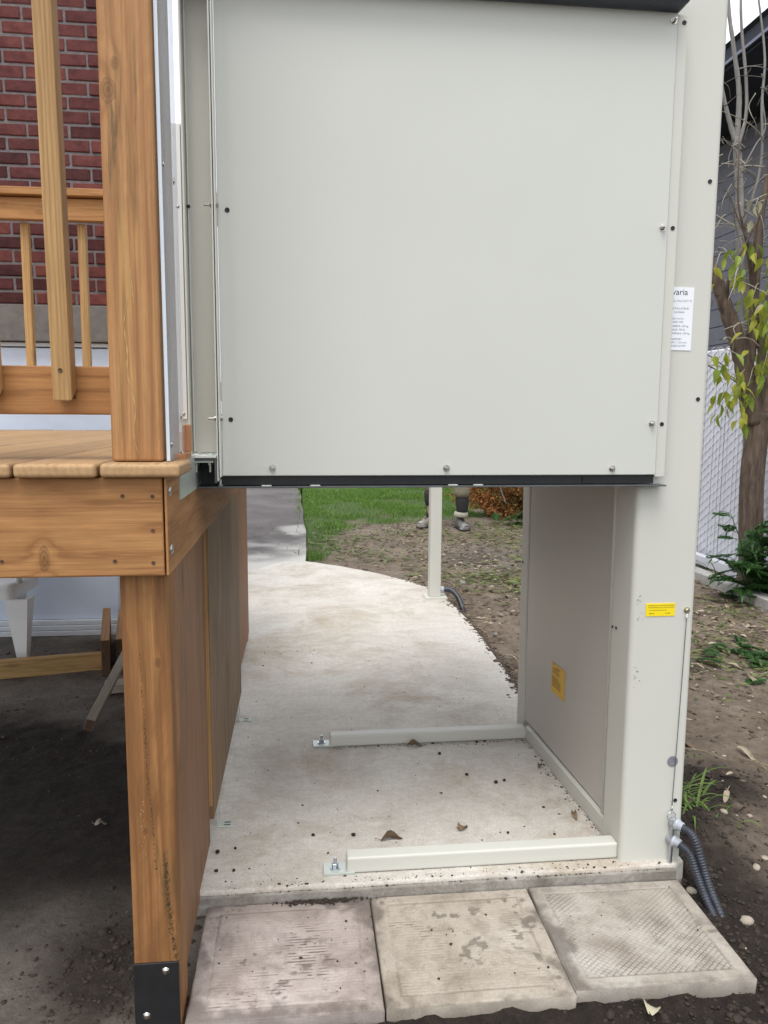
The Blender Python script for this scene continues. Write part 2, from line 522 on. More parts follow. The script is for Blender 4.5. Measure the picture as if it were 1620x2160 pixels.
def m_brick():
    k = NT('red_brick')
    v = k.coord(rand=8.0)
    n = k.noise(v, 22, 5, 0.65)
    c = k.ramp(n, [(0.28, (0.070, 0.024, 0.025)), (0.5, (0.118, 0.036, 0.034)), (0.75, (0.155, 0.055, 0.048))])
    oi = k.n('ShaderNodeObjectInfo')
    t = k.ramp(oi.outputs['Random'], [(0, (0.45, 0.42, 0.48)), (0.3, (0.80, 0.76, 0.80)), (0.7, (1.05, 1, 0.96)), (1, (1.35, 1.22, 1.05))])
    c = k.mix(1.0, c, t, 'MULTIPLY')
    k.col(c).set(0.85, 0, 0.25)
    k.bump(k.noise(v, 120, 4), 0.5, 0.003)
    return k.m
M_brick = m_brick()
M_mortar = m_plain('grey_mortar', (0.155, 0.135, 0.138), 0.95, 0, 0.25, 40, 0.4)
M_lintel = m_plain('grey_concrete_lintel', (0.165, 0.150, 0.140), 0.9, 0, 0.18, 25, 0.4)

def m_concrete(name, base, dark, light, stain, stain_amt=0.5, scale=1.0, pits=0.6):
    k = NT(name)
    v = k.coord()
    a = k.noise(v, 2.3 * scale, 9, 0.70, 0.4)
    c = k.ramp(a, [(0.30, dark), (0.48, base), (0.70, light)])
    sm = k.n('ShaderNodeMapping'); sm.inputs['Scale'].default_value = (1.0, 2.6, 1)     # trowel sweeps
    sm.inputs['Rotation'].default_value = (0, 0, R(7))
    k.l(v, sm.inputs['Vector'])
    tr = k.noise(sm.outputs[0], 6.0 * scale, 9, 0.74, 0.8)
    c = k.mix(0.45, c, k.ramp(tr, [(0.32, (0.76, 0.74, 0.72)), (0.52, (1, 1, 1)), (0.75, (1.08, 1.07, 1.05))]), 'MULTIPLY')
    s = k.noise(v, 1.9 * scale, 9, 0.74, 0.5)
    c = k.mix(k.ramp(s, [(0.49, (0, 0, 0)), (0.66, (stain_amt,) * 3)]), c, stain)
    fine = k.noise(v, 170, 5, 0.75)
    c = k.mix(0.75, c, k.ramp(fine, [(0.32, (0.70, 0.69, 0.68)), (0.60, (1.06, 1.06, 1.06))]), 'MULTIPLY')
    mid_ = k.noise(v, 42, 5, 0.75)
    c = k.mix(0.6, c, k.ramp(mid_, [(0.34, (0.80, 0.79, 0.77)), (0.60, (1.03, 1.03, 1.03))]), 'MULTIPLY')
    sp = k.voro(v, 95)
    gate = k.noise(v, 7, 4)
    f = k.math('MULTIPLY', k.ramp(sp, [(0.06, (1, 1, 1)), (0.13, (0, 0, 0))]), k.ramp(gate, [(0.50, (0, 0, 0)), (0.66, (pits,) * 3)]))
    c = k.mix(f, c, (0.10, 0.08, 0.065))
    k.col(c).set(0.86, 0, 0.25)
    b = k.bump(fine, 0.45, 0.003)
    k.bump(tr, 0.25, 0.008, b)
    return k.m
M_slab = m_concrete('pad_concrete', (0.615, 0.582, 0.535), (0.50, 0.465, 0.415), (0.70, 0.672, 0.632), (0.40, 0.33, 0.25), 0.80)
M_slabedge = m_concrete('pad_edge_concrete', (0.30, 0.28, 0.25), (0.20, 0.185, 0.165), (0.42, 0.40, 0.37), (0.13, 0.11, 0.09), 0.6, 3.0)
M_curb = m_concrete('kerb_concrete', (0.46, 0.45, 0.43), (0.32, 0.30, 0.28), (0.60, 0.59, 0.58), (0.22, 0.20, 0.17), 0.6, 2.0)

def m_paver(name, base, dark, light, stain):
    k = NT(name)
    v = k.coord(rand=5.0)
    a = k.noise(v, 6, 6, 0.65, 0.5)
    c = k.ramp(a, [(0.30, dark), (0.50, base), (0.72, light)])
    s = k.noise(v, 4.4, 6, 0.7, 1.0)
    c = k.mix(k.ramp(s, [(0.54, (0, 0, 0)), (0.72, (0.75, 0.75, 0.75))]), c, stain)
    fine = k.noise(v, 240, 4, 0.7)
    c = k.mix(0.6, c, k.ramp(fine, [(0.3, (0.7, 0.7, 0.7)), (0.65, (1.08, 1.08, 1.08))]), 'MULTIPLY')
    at = k.n('ShaderNodeAttribute', attribute_name='dirt')
    c = k.mix(at.outputs['Fac'], c, (0.055, 0.042, 0.034))
    k.col(c).set(0.88, 0, 0.22)
    k.bump(fine, 0.4, 0.002)
    return k.m
M_pav = [m_paver('paver_pinkish', (0.405, 0.345, 0.315), (0.30, 0.252, 0.226), (0.53, 0.470, 0.440), (0.21, 0.170, 0.145)),
         m_paver('paver_buff', (0.405, 0.355, 0.295), (0.30, 0.258, 0.210), (0.50, 0.450, 0.385), (0.21, 0.170, 0.130)),
         m_paver('paver_grey', (0.385, 0.345, 0.300), (0.27, 0.240, 0.205), (0.49, 0.455, 0.410), (0.23, 0.190, 0.155))]

def m_ground():
    k = NT('soil_and_turf')
    v = k.coord()
    sep = k.n('ShaderNodeSeparateXYZ'); k.l(v, sep.inputs[0])
    a = k.noise(v, 3.0, 8, 0.68)
    b = k.noise(v, 26, 6, 0.7)
    soil = k.ramp(a, [(0.30, (0.12, 0.090, 0.068)), (0.5, (0.200, 0.157, 0.121)), (0.72, (0.28, 0.228, 0.180))])
    soil = k.mix(0.8, soil, k.ramp(b, [(0.30, (0.50, 0.48, 0.46)), (0.58, (1, 1, 1)), (0.8, (1.25, 1.22, 1.18))]), 'MULTIPLY')
    at = k.n('ShaderNodeAttribute', attribute_name='damp_and_shade')       # freshly dug, moist earth, plus shade painted under the deck
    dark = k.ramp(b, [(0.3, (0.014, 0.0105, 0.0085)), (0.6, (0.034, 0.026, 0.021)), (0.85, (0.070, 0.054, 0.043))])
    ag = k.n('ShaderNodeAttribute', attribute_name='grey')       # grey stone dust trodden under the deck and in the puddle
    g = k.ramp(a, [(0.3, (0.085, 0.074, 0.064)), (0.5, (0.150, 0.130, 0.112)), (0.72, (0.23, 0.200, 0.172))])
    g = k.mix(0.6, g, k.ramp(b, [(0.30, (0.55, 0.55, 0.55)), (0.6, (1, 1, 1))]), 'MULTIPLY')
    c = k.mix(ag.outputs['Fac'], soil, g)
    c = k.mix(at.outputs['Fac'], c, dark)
    al = k.n('ShaderNodeAttribute', attribute_name='lawn')
    c = k.mix(al.outputs['Fac'], c, k.ramp(b, [(0.3, (0.035, 0.055, 0.014)), (0.7, (0.07, 0.12, 0.028))]))
    # small pale chips in the earth
    sp = k.voro(v, 34)
    gt = k.noise(v, 5, 3)
    f = k.math('MULTIPLY', k.ramp(sp, [(0.09, (1, 1, 1)), (0.15, (0, 0, 0))]), k.ramp(gt, [(0.56, (0, 0, 0)), (0.66, (0.6, 0.6, 0.6))]))
    c = k.mix(f, c, (0.25, 0.21, 0.165))
    k.col(c).set(0.9, 0, 0.25)
    h = k.noise(v, 70, 6, 0.75)
    p = k.bump(h, 0.9, 0.010)
    k.bump(b, 0.6, 0.02, p)
    return k.m
M_ground = m_ground()

def m_asphalt():
    k = NT('driveway_asphalt')
    v = k.coord()
    a = k.noise(v, 1.6, 6, 0.6)
    fine = k.noise(v, 110, 4, 0.8)
    c = k.ramp(a, [(0.3, (0.085, 0.076, 0.077)), (0.7, (0.150, 0.136, 0.137))])
    c = k.mix(0.8, c, k.ramp(fine, [(0.3, (0.55, 0.55, 0.55)), (0.7, (1.25, 1.25, 1.25))]), 'MULTIPLY')
    at = k.n('ShaderNodeAttribute', attribute_name='cement')      # spilt cement slurry
    c = k.mix(at.outputs['Fac'], c, (0.50, 0.485, 0.46))
    k.col(c).set(0.9, 0, 0.25)
    k.bump(fine, 0.6, 0.006)
    return k.m
M_asphalt = m_asphalt()

def m_leafy(name, c1, c2, rough=0.5, trans=0.35):
    k = NT(name)
    geo = k.n('ShaderNodeNewGeometry')
    oi = k.n('ShaderNodeObjectInfo')
    f = k.math('FRACT', k.math('ADD', geo.outputs['Random Per Island'], oi.outputs['Random']))
    c = k.ramp(f, [(0.0, c1), (1.0, c2)])
    v = k.coord(rand=2.0)
    c = k.mix(0.5, c, k.ramp(k.noise(v, 40, 3), [(0.3, (0.75, 0.75, 0.7)), (0.7, (1.1, 1.1, 1.1))]), 'MULTIPLY')
    k.col(c).set(rough, 0, 0.35)
    if trans:
        tr = k.n('ShaderNodeBsdfTranslucent')
        k.l(c, tr.inputs['Color'])
        mx = k.n('ShaderNodeMixShader'); mx.inputs[0].default_value = trans
        k.l(k.b.outputs[0], mx.inputs[1]); k.l(tr.outputs[0], mx.inputs[2])
        k.l(mx.outputs[0], k.out.inputs['Surface'])
    return k.m
M_grass = m_leafy('lawn_grass_blade', (0.055, 0.125, 0.014), (0.19, 0.34, 0.05))
M_tuft = m_leafy('tuft_blade', (0.085, 0.16, 0.03), (0.20, 0.29, 0.075))
M_weed = m_leafy('wilted_weed', (0.10, 0.14, 0.04), (0.26, 0.27, 0.12))
M_straw = m_leafy('straw_stem', (0.24, 0.20, 0.12), (0.38, 0.33, 0.20), trans=0.1)
M_leaf = m_leafy('yellow_green_leaf', (0.26, 0.31, 0.03), (0.50, 0.49, 0.075), 0.42, 0.45)
M_leafg = m_leafy('green_leaf', (0.17, 0.25, 0.035), (0.30, 0.38, 0.06), 0.42, 0.45)
M_leafd = m_leafy('withered_leaf', (0.30, 0.29, 0.17), (0.40, 0.38, 0.26), 0.6, 0.3)
M_plant = m_leafy('dark_green_leaf', (0.028, 0.085, 0.022), (0.075, 0.17, 0.045), 0.45, 0.3)
M_litter = m_leafy('dry_leaf', (0.24, 0.18, 0.12), (0.46, 0.40, 0.31), 0.75, 0.1)
M_litterb = m_leafy('brown_dry_leaf', (0.10, 0.065, 0.04), (0.24, 0.165, 0.10), 0.75, 0.1)
M_rust = m_leafy('rust_cedar_foliage', (0.20, 0.075, 0.022), (0.44, 0.20, 0.07), 0.8, 0.25)
M_rustg = m_leafy('fading_cedar_foliage', (0.12, 0.10, 0.03), (0.30, 0.22, 0.07), 0.8, 0.25)

def m_bark(name, c1, c2, sc=1.0):
    k = NT(name)
    v = k.coord()
    mp = k.n('ShaderNodeMapping'); mp.inputs['Scale'].default_value = (34 * sc, 34 * sc, 5 * sc)
    k.l(v, mp.inputs['Vector'])
    n = k.noise(mp.outputs[0], 1.0, 6, 0.7, 0.6)
    k.col(k.ramp(n, [(0.3, c1), (0.7, c2)])).set(0.92, 0, 0.2)
    k.bump(n, 0.9, 0.012)
    return k.m
M_bark = m_bark('rough_bark', (0.055, 0.041, 0.033), (0.21, 0.155, 0.118))
M_pale_bark = m_bark('pale_grey_bark', (0.20, 0.19, 0.185), (0.33, 0.315, 0.30), 0.7)
M_twig = m_bark('twig_bark', (0.10, 0.085, 0.075), (0.22, 0.195, 0.17))
M_vine = m_bark('pale_vine', (0.30, 0.28, 0.22), (0.46, 0.43, 0.34))

def m_stone(name, c):
    return m_plain(name, c, 0.85, 0, 0.25, 60, 0.4)
M_stone = m_stone('pale_stone', (0.36, 0.31, 0.25))
M_stone2 = m_stone('grey_stone', (0.24, 0.22, 0.20))
M_clod = m_plain('dark_soil_clod', (0.035, 0.025, 0.018), 0.95, 0, 0.4, 50, 0.5)
M_crumb = m_plain('brown_soil_crumb', (0.06, 0.043, 0.032), 0.95, 0, 0.4, 50, 0.4)
M_clodl = m_plain('brown_soil_clod', (0.10, 0.074, 0.055), 0.95, 0, 0.35, 50, 0.5)

def m_acrylic():
    k = NT('hazy_acrylic')
    v = k.coord()
    mp = k.n('ShaderNodeMapping'); mp.inputs['Scale'].default_value = (30, 30, 1.2)
    k.l(v, mp.inputs['Vector'])
    n = k.noise(mp.outputs[0], 1.0, 4)
    k.col((0.72, 0.71, 0.72)).set(0.25, 0, 0.5)
    tr = k.n('ShaderNodeBsdfTransparent'); tr.inputs['Color'].default_value = (0.96, 0.97, 1, 1)
    mx = k.n('ShaderNodeMixShader')
    k.l(k.ramp(n, [(0.3, (0.22, 0.22, 0.22)), (0.7, (0.42, 0.42, 0.42))]), mx.inputs[0])
    k.l(tr.outputs[0], mx.inputs[1]); k.l(k.b.outputs[0], mx.inputs[2])
    k.l(mx.outputs[0], k.out.inputs['Surface'])
    return k.m
M_acrylic = m_acrylic()
M_acr_edge = m_plain('polished_acrylic_edge', (0.62, 0.70, 0.78), 0.3, 0, 0.03)
M_skin = m_plain('skin', (0.42, 0.24, 0.17), 0.55, 0, 0.1)
M_khaki = m_plain('khaki_trousers_cloth', (0.22, 0.195, 0.14), 0.9, 0, 0.2, 40, 0.3)
M_guard = m_plain('dark_shin_guard', (0.030, 0.028, 0.030), 0.75, 0, 0.25, 40, 0.3)
M_boot = m_plain('grey_leather_boot', (0.13, 0.12, 0.115), 0.6, 0, 0.25, 30, 0.2)
M_bootb = m_plain('tan_leather_boot', (0.21, 0.175, 0.14), 0.65, 0, 0.25, 30, 0.2)
M_toe = m_plain('worn_toe_cap', (0.30, 0.30, 0.30), 0.35, 0.3, 0.15)
M_sock = m_plain('black_sock', (0.018, 0.017, 0.018), 0.95, 0, 0.2)
M_jacket = m_plain('dark_work_jacket', (0.05, 0.055, 0.065), 0.85, 0, 0.2)
M_hair = m_plain('dark_hair', (0.03, 0.02, 0.015), 0.6, 0, 0.3)
M_cuff = m_plain('pale_trouser_cuff', (0.36, 0.34, 0.28), 0.9, 0, 0.15, 40)

# ------------------------------------------------------------------ ground, driveway, pad
def axis(lo, hi, fine, far, growth=1.22):
    a = list(np.arange(lo, hi + 1e-6, fine))
    s = fine
    while a[-1] < far:
        s *= growth
        a.append(a[-1] + s)
    s = fine
    while a[0] > -far:
        s *= growth
        a.insert(0, a[0] - s)
    return np.array(a)

PAD = [(-0.28, 1.765), (0.957, 1.765), (0.985, 1.782), (0.985, 2.66), (0.885, 2.78), (0.905, 3.05), (0.925, 3.38), (0.93, 3.9), (0.922, 4.33),
       (0.905, 4.72), (0.85, 4.96), (0.70, 5.24), (0.493, 5.53), (0.24, 5.79), (0.01, 5.975), (-0.16, 5.96), (-0.33, 5.70), (-0.52, 5.46), (-0.62, 5.3), (-0.62, 3.0), (-0.28, 2.9)]

def inside(poly, X, Y):
    r = np.zeros(X.shape, bool)
    n = len(poly)
    for i in range(n):
        x1, y1 = poly[i]; x2, y2 = poly[(i + 1) % n]
        c = ((y1 > Y) != (y2 > Y)) & (X < (x2 - x1) * (Y - y1) / (y2 - y1 + 1e-12) + x1)
        r ^= c
    return r

def ss(a, b, x):
    t = np.clip((x - a) / (b - a), 0, 1)
    return t * t * (3 - 2 * t)

def ground_fields(X, Y):
    far = ss(14, 30, np.hypot(X, Y))
    h = -0.062 + (fbm(X, Y, 1.3, 4, 3) - 0.5) * 0.05 * (1 - far)
    rough = ss(0.95, 1.05, X) + ss(-0.3, -0.4, X) * 0.5 + ss(1.42, 1.37, Y)
    h += (fbm(X, Y, 11, 4, 11) - 0.5) * 0.030 * np.clip(rough, 0, 1) * (1 - far)
    edge_n = (fbm(X, Y, 2.2, 4, 21) - 0.5) * 2
    damp_and_shade = np.clip(ss(0.5, 0.0, (X - 1.08) + edge_n * 0.38) * ss(2.75, 2.1, Y + edge_n * 0.35) * ss(0.8, 0.9, X) + ss(1.50, 1.40, Y) * ss(-0.3, -0.2, X), 0, 1)
    damp_and_shade = np.clip(damp_and_shade + 0.9 * ss(0.22, 0.02, np.hypot((X + 0.42) * 1.0, (Y - 1.58) * 0.7) + edge_n * 0.12), 0, 1)
    damp_and_shade = np.clip(damp_and_shade + 0.8 * ss(0.35, 0.0, np.hypot((X + 1.0) * 0.7, Y - 2.75) + edge_n * 0.3), 0, 1)
    under = ss(-0.30, -0.42, X) * ss(1.72, 1.95, Y + edge_n * .12) * ss(3.0, 2.6, Y + edge_n * 0.3 + 0.25 * (X + 0.8))  # deck shade painted into the soil as a darker colour
    h += damp_and_shade * (fbm(X, Y, 24, 3, 31) - 0.45) * 0.035
    damp_and_shade = np.clip(damp_and_shade + 0.95 * under, 0, 1)
    h += 0.05 * ss(0.25, 0.0, np.hypot(X - 1.14, Y - 1.95))
    grey = np.clip(ss(-0.15, -0.30, X) * ss(1.2, 1.6, Y + edge_n * .2) * ss(5.0, 4.2, Y), 0, 1)
    grey = np.clip(grey + 0.75 * ss(0.75, 0.25, np.hypot((X - 1.75) * 0.8, (Y - 6.25) * 0.7) + edge_n * 0.25), 0, 1)
    lawn = ss(7.7, 8.9, Y - ss(0.3, 1.9, X) * 0.9 + edge_n * 1.3 + ss(0.7, 0.0, X) * 2.0) * ss(-0.1, 0.05, X)
    lawn = np.maximum(lawn, far * 0.9)
    # hollows under the hard surfaces
    h = np.where(inside(PAD, X, Y), -0.13, h)
    pav = (X > -0.205) & (X < 0.925) & (Y > 1.435) & (Y < 1.80)
    h = np.where(pav, -0.13, h)
    front = ss(1.46, 1.37, Y) * ss(-0.30, -0.2, X) * ss(1.1, 1.0, X)
    h = h - 0.012 * front
    h = np.where((X < -0.02) & (X > -3.2) & (Y > 5.35), -0.12, h)
    return h, damp_and_shade, grey, lawn

gx = axis(-1.6, 3.4, 0.02, 900)
gy = axis(1.0, 5.0, 0.02, 900, 1.03) if False else None
ya = list(np.arange(1.0, 4.6, 0.02)); st = 0.02
while ya[-1] < 16: st *= 1.025; ya.append(ya[-1] + st)
while ya[-1] < 900: st *= 1.25; ya.append(ya[-1] + st)
st = 0.02
while ya[0] > -900: st *= 1.3; ya.insert(0, ya[0] - st)
gy = np.array(ya)
GX, GY = np.meshgrid(gx, gy)
gh, gdamp_and_shade, ggrey, glawn = ground_fields(GX, GY)
nx, ny = len(gx), len(gy)
idx = np.arange(nx * ny).reshape(ny, nx)
quads = np.stack([idx[:-1, :-1], idx[:-1, 1:], idx[1:, 1:], idx[1:, :-1]], -1).reshape(-1, 4)
gm = mesh_np(np.stack([GX, GY, gh], -1).reshape(-1, 3), quads, 'ground')
for nm, arr in (('damp_and_shade', gdamp_and_shade), ('grey', ggrey), ('lawn', glawn)):
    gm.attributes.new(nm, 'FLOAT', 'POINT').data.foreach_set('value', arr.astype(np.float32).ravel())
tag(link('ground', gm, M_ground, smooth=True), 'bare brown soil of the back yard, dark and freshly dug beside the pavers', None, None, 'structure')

def gz(x, y):
    h = ground_fields(np.array([[float(x)]]), np.array([[float(y)]]))[0]
    return float(h[0, 0])

# driveway: grid sheet with spilt cement
dx = np.linspace(-3.0, 0.0, 121); dy = np.concatenate([np.arange(5.3, 9, 0.03), np.arange(9, 40, 0.25)])
DX, DY = np.meshgrid(dx, dy)
edge = (fbm(DX * 0 + 1, DY, 0.9, 3, 5) - 0.5) * 0.07 - 0.012 * np.clip(DY - 6.5, 0, 30)
DXs = DX + np.where(DX > -0.02, edge, 0) + 0.03
sl = -0.012 - 0.012 * ss(5.3, 9, DY)
w1 = np.hypot((DX + 0.10) / 0.22, (DY - 7.62) / 0.55) + (fbm(DX, DY, 3.5, 5, 41) - 0.5) * 1.7
w2 = (DY - 5.35 - 0.55 * (DX + 0.62)) / 2.4 + (fbm(DX, DY, 2.6, 5, 47) - 0.5) * 1.0
cem = np.maximum(ss(1.0, 0.3, w1) * 0.6, ss(0.80, 0.15, w2))
n1, n2 = len(dx), len(dy)
idx = np.arange(n1 * n2).reshape(n2, n1)
quads = np.stack([idx[:-1, :-1], idx[:-1, 1:], idx[1:, 1:], idx[1:, :-1]], -1).reshape(-1, 4)
dm = mesh_np(np.stack([DXs, DY, sl], -1).reshape(-1, 3), quads, 'driveway')
dm.attributes.new('cement', 'FLOAT', 'POINT').data.foreach_set('value', cem.astype(np.float32).ravel())
tag(link('driveway', dm, M_asphalt, smooth=True), 'worn grey asphalt driveway beyond the concrete pad', None, None, 'structure')

# concrete pad with a softened, slightly ragged edge
def pad_outline():
    out = []
    for i, (x, y) in enumerate(PAD):
        x2, y2 = PAD[(i + 1) % len(PAD)]
        L = math.hypot(x2 - x, y2 - y)
        k = max(1, int(L / 0.05))
        for s in range(k):
            t = s / k
            px, py = x + (x2 - x) * t, y + (y2 - y) * t
            j = 0.012 if py > 2.7 else 0.004
            nx_, ny_ = (y2 - y) / L, -(x2 - x) / L
            d = (float(fbm(np.array([px * 9.0]), np.array([py * 9.0]), 1.0, 3, 5)[0]) - 0.5) * 2 * j
            out.append((px + nx_ * d, py + ny_ * d))
    return out
pad = prism('concrete_pad', pad_outline(), -0.11, 0.0, M_slab, None, 0.008, 3)
tag(pad, 'pale trowelled concrete pad under and behind the lift', None, None, 'structure')
# rough older footing showing under the front edge of the pad
ft = box('pad_footing', (-0.30, 1.7575, -0.12), (0.955, 1.81, -0.011), M_slabedge, None, 0.004)
tag(ft, 'stained concrete lip along the front edge of the pad', None, None, 'structure')

# ------------------------------------------------------------------ pavers
def paver(name, x0, x1, y0, y1, top, kind, mat, label):
    n = 330 if kind == 2 else 180
    u = np.linspace(0, 1, n); U, Vv = np.meshgrid(u, u)
    X, Y = x0 + (x1 - x0) * U, y0 + (y1 - y0) * Vv
    Z = np.zeros_like(X); D = np.zeros_like(X)
    b = np.minimum.reduce([U, 1 - U, Vv, 1 - Vv]) * 0.4
    edge = ss(0.0, 0.0026, b)
    Z -= 0.0022 * (1 - edge) ** 2
    wear = fbm(X, Y, 9, 5, kind + 60)
    field = ss(0.030, 0.036, b)
    if kind == 2:
        g1 = np.abs(((X * 0.62 + Y * 0.78) / 0.0100) % 1 - 0.5)
        g2 = np.abs(((X * -0.62 + Y * 0.78) / 0.0100) % 1 - 0.5)
        gr = np.maximum(ss(0.13, 0.04, g1), ss(0.13, 0.04, g2)) * field
        keep = ss(0.68, 0.42, fbm(X, Y, 7, 4, 71))
        Z -= 0.0022 * gr * (0.35 + 0.65 * keep)
        D = np.maximum(D, gr * keep * 0.62 * ss(0.25, 0.6, fbm(X, Y, 30, 3, 72) + .1))
        bar = ss(0.008, 0.004, np.abs(Y - (y0 + 0.40 * (y1 - y0)) - 0.03 * (X - x0))) * ss(0.45, 0.5, np.abs(U - 0.5) + 0.12 * (fbm(X, Y, 12, 3, 73) - .3))
        D = np.maximum(D, bar * 0.55)
    else:
        row = ((Y - y0) / 0.0088)
        ri = np.floor(row)
        ph = fbm(X * 0 + ri * 3.1, X * 38 + ri * 1.7, 1.0, 2, 80 + kind)
        gr = ss(0.22, 0.08, np.abs(row % 1 - 0.5)) * ss(0.47, 0.56, ph) * field
        keep = ss(0.50, 0.68, fbm(X, Y, 8, 4, 81 + kind))
        Z -= 0.0024 * gr * (0.30 + 0.70 * keep)
        D = np.maximum(D, gr * keep * 0.9)
        D = np.maximum(D, 0.28 * ss(0.645, 0.80, fbm(X, Y, 24, 6, 90 + kind)) * ss(0.40, 0.62, fbm(X, Y, 90, 4, 92 + kind)))
        D = np.maximum(D, 0.55 * ss(0.60, 0.72, fbm(X, Y, 45, 4, 95 + kind)) * ss(0.45, 0.6, fbm(X, Y, 5, 3, 97 + kind)))
    rim = ss(0.030, 0.034, b) * ss(0.040, 0.036, b)
    Z -= 0.0016 * rim
    D = np.maximum(D, 0.30 * rim * ss(0.4, 0.6, wear))
    rag = fbm(X, Y, 34, 5, kind + 160)
    D = np.maximum(D, 0.60 * ss(0.050, 0.0, b + (wear - 0.5) * 0.15 + (rag - 0.5) * 0.07 + 0.020))
    D = np.maximum(D, 0.20 * ss(0.54, 0.76, rag))
    Z += (wear - 0.5) * 0.0022
    Z += top
    idx = np.arange(n * n).reshape(n, n)
    q = np.stack([idx[:-1, :-1], idx[:-1, 1:], idx[1:, 1:], idx[1:, :-1]], -1).reshape(-1, 4)
    V = np.stack([X, Y, Z], -1).reshape(-1, 3)
    ring = np.concatenate([idx[0, :], idx[1:, -1], idx[-1, -2::-1], idx[-2:0:-1, 0]])
    low = V[ring].copy()
    chip = (fbm(low[:, 0] * 22, low[:, 1] * 22, 1.0, 3, 99) - 0.5) * 0.006
    cx, cy = (x0 + x1) / 2, (y0 + y1) / 2
    low[:, 2] = top - 0.040
    mid = V[ring].copy(); mid[:, 2] = top - 0.005 + chip * 0.6
    mid[:, 0] += np.sign(mid[:, 0] - cx) * (np.abs(mid[:, 0] - cx) > 0.499 * (x1 - x0)) * (0.001 + chip * .3)
    mid[:, 1] += np.sign(mid[:, 1] - cy) * (np.abs(mid[:, 1] - cy) > 0.499 * (y1 - y0)) * (0.001 + chip * .5)
    k = len(V); r = len(ring); rr = np.arange(r); r1 = (rr + 1) % r
    q2 = np.stack([ring[rr], k + rr, k + r1, ring[r1]], -1)
    q3 = np.stack([k + rr, k + r + rr, k + r + r1, k + r1], -1)
    me = mesh_np(np.concatenate([V, mid, low]) - np.array([cx, cy, top]), np.concatenate([q, q2, q3]), name)
    dv = np.concatenate([D.ravel(), 0.25 * ss(0.4, 0.6, fbm(mid[:, 0] * 10, mid[:, 1] * 10, 1, 3, 5)), np.full(r, 0.4)])
    me.attributes.new('dirt', 'FLOAT', 'POINT').data.foreach_set('value', dv.astype(np.float32))
    o = link(name, me, mat, None, (cx, cy, top), smooth=False)
    return tag(o, label, 'paver', 'square pavers laid along the front of the pad')
p1 = paver('paver', -0.234, 0.157, 1.394, 1.7545, -0.034, 0, M_pav[0], 'pinkish stained paver next to the wooden post, leftmost of the three')
p2 = paver('paver', 0.162, 0.555, 1.396, 1.7535, -0.035, 1, M_pav[1], 'buff paver with worn ripple texture, middle of the three')
p3 = paver('paver', 0.560, 0.953, 1.402, 1.7530, -0.033, 2, M_pav[2], 'grey paver scored with a diamond grid, in front of the tower')
p3.rotation_euler = (R(-0.5), R(0.3), R(-0.4))

# ------------------------------------------------------------------ fasteners
def nut_bolt(name, p, d, parent, mat=M_steel, r=0.006, stud=0.010):
    """washer, hex nut and a stud pointing along d"""
    parts = [lathe_arrays([(0, r * 1.35), (0.0012, r * 1.35)], p, d, 16),
             lathe_arrays([(0.0012, r), (0.0012 + r * 0.9, r), (0.0014 + r * 1.0, r * 0.86)], p, d, 6),
             lathe_arrays([(0.002, r * 0.55), (stud, r * 0.55), (stud + 0.001, r * 0.4)], p, d, 10)]
    V, Fc = join_arrays(parts)
    return link(name, mesh_from(V, Fc, name), mat, parent)

def dome_screw(name, p, d, parent, mat=M_steel, r=0.006):
    V, Fc = join_arrays([lathe_arrays([(0, r * 1.3), (0.001, r * 1.3)], p, d, 14),
                         lathe_arrays([(0.001, r), (r * 0.35, r * 0.93), (r * 0.6, r * 0.6), (r * 0.68, r * 0.25)], p, d, 14)])
    return link(name, mesh_from(V, Fc, name), mat, parent, smooth=True)

def plug(name, p, d, parent, mat=M_plug, r=0.005):
    return lathe(name, [(0, r), (0.0012, r), (0.0016, r * 0.7), (0.0010, r * 0.35)], p, d, mat, parent, 14)

def lettering(name, body, size, p, parent, mat, ang=0.0, normal='front'):
    cu = bpy.data.curves.new(name, 'FONT')
    cu.body = body
    cu.size = size
    cu.resolution_u = 2
    tmp = bpy.data.objects.new('tmp_text', cu)
    COL.objects.link(tmp)
    dg = bpy.context.evaluated_depsgraph_get()
    me = bpy.data.meshes.new_from_object(tmp.evaluated_get(dg))
    bpy.data.objects.remove(tmp)
    me.materials.clear()
    rot = (R(90), R(ang), 0) if normal == 'front' else (R(90), 0, R(-90))
    return link(name, me, mat, parent, p, rot)

# ------------------------------------------------------------------ lift tower
tower = thing('lift_tower', 'tall cream steel lift mast on a low floor frame, right of the opening', 'lift tower', (0.9, 2.2, 0))
ZT = 2.95
prism('front_column', rounded(0.812, 1.785, 0.977, 1.912, 0.014), 0.0, ZT, M_paint_col, tower)
# main mast body behind it, its left face leaning away slightly
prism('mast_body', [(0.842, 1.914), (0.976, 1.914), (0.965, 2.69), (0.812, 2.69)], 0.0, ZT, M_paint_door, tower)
def skew(name, y0, y1, x0, x1, z0, z1, th, mat, bev=0.002):
    """vertical panel on the tower's left face: front edge at (x0,y0), rear edge at (x1,y1)"""
    c = Vector(((x0 + x1) / 2 + th / 2, (y0 + y1) / 2, (z0 + z1) / 2))
    L = math.hypot(x1 - x0, y1 - y0)
    a = math.atan2(-(x1 - x0), (y1 - y0))
    return link(name, box_mesh(th, L, z1 - z0, bev, 2, name), mat, tower, c, (0, 0, a))
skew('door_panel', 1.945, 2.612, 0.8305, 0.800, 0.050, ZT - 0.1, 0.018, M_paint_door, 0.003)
skew('rear_strip', 2.618, 2.692, 0.7975, 0.7945, 0.0, ZT - 0.05, 0.030, M_paint_col, 0.004)
tube('door_edge_trim', [(0.8265, 1.938, 0.04), (0.8265, 1.938, ZT - 0.12)], 0.0065, M_edge, tower, 10)
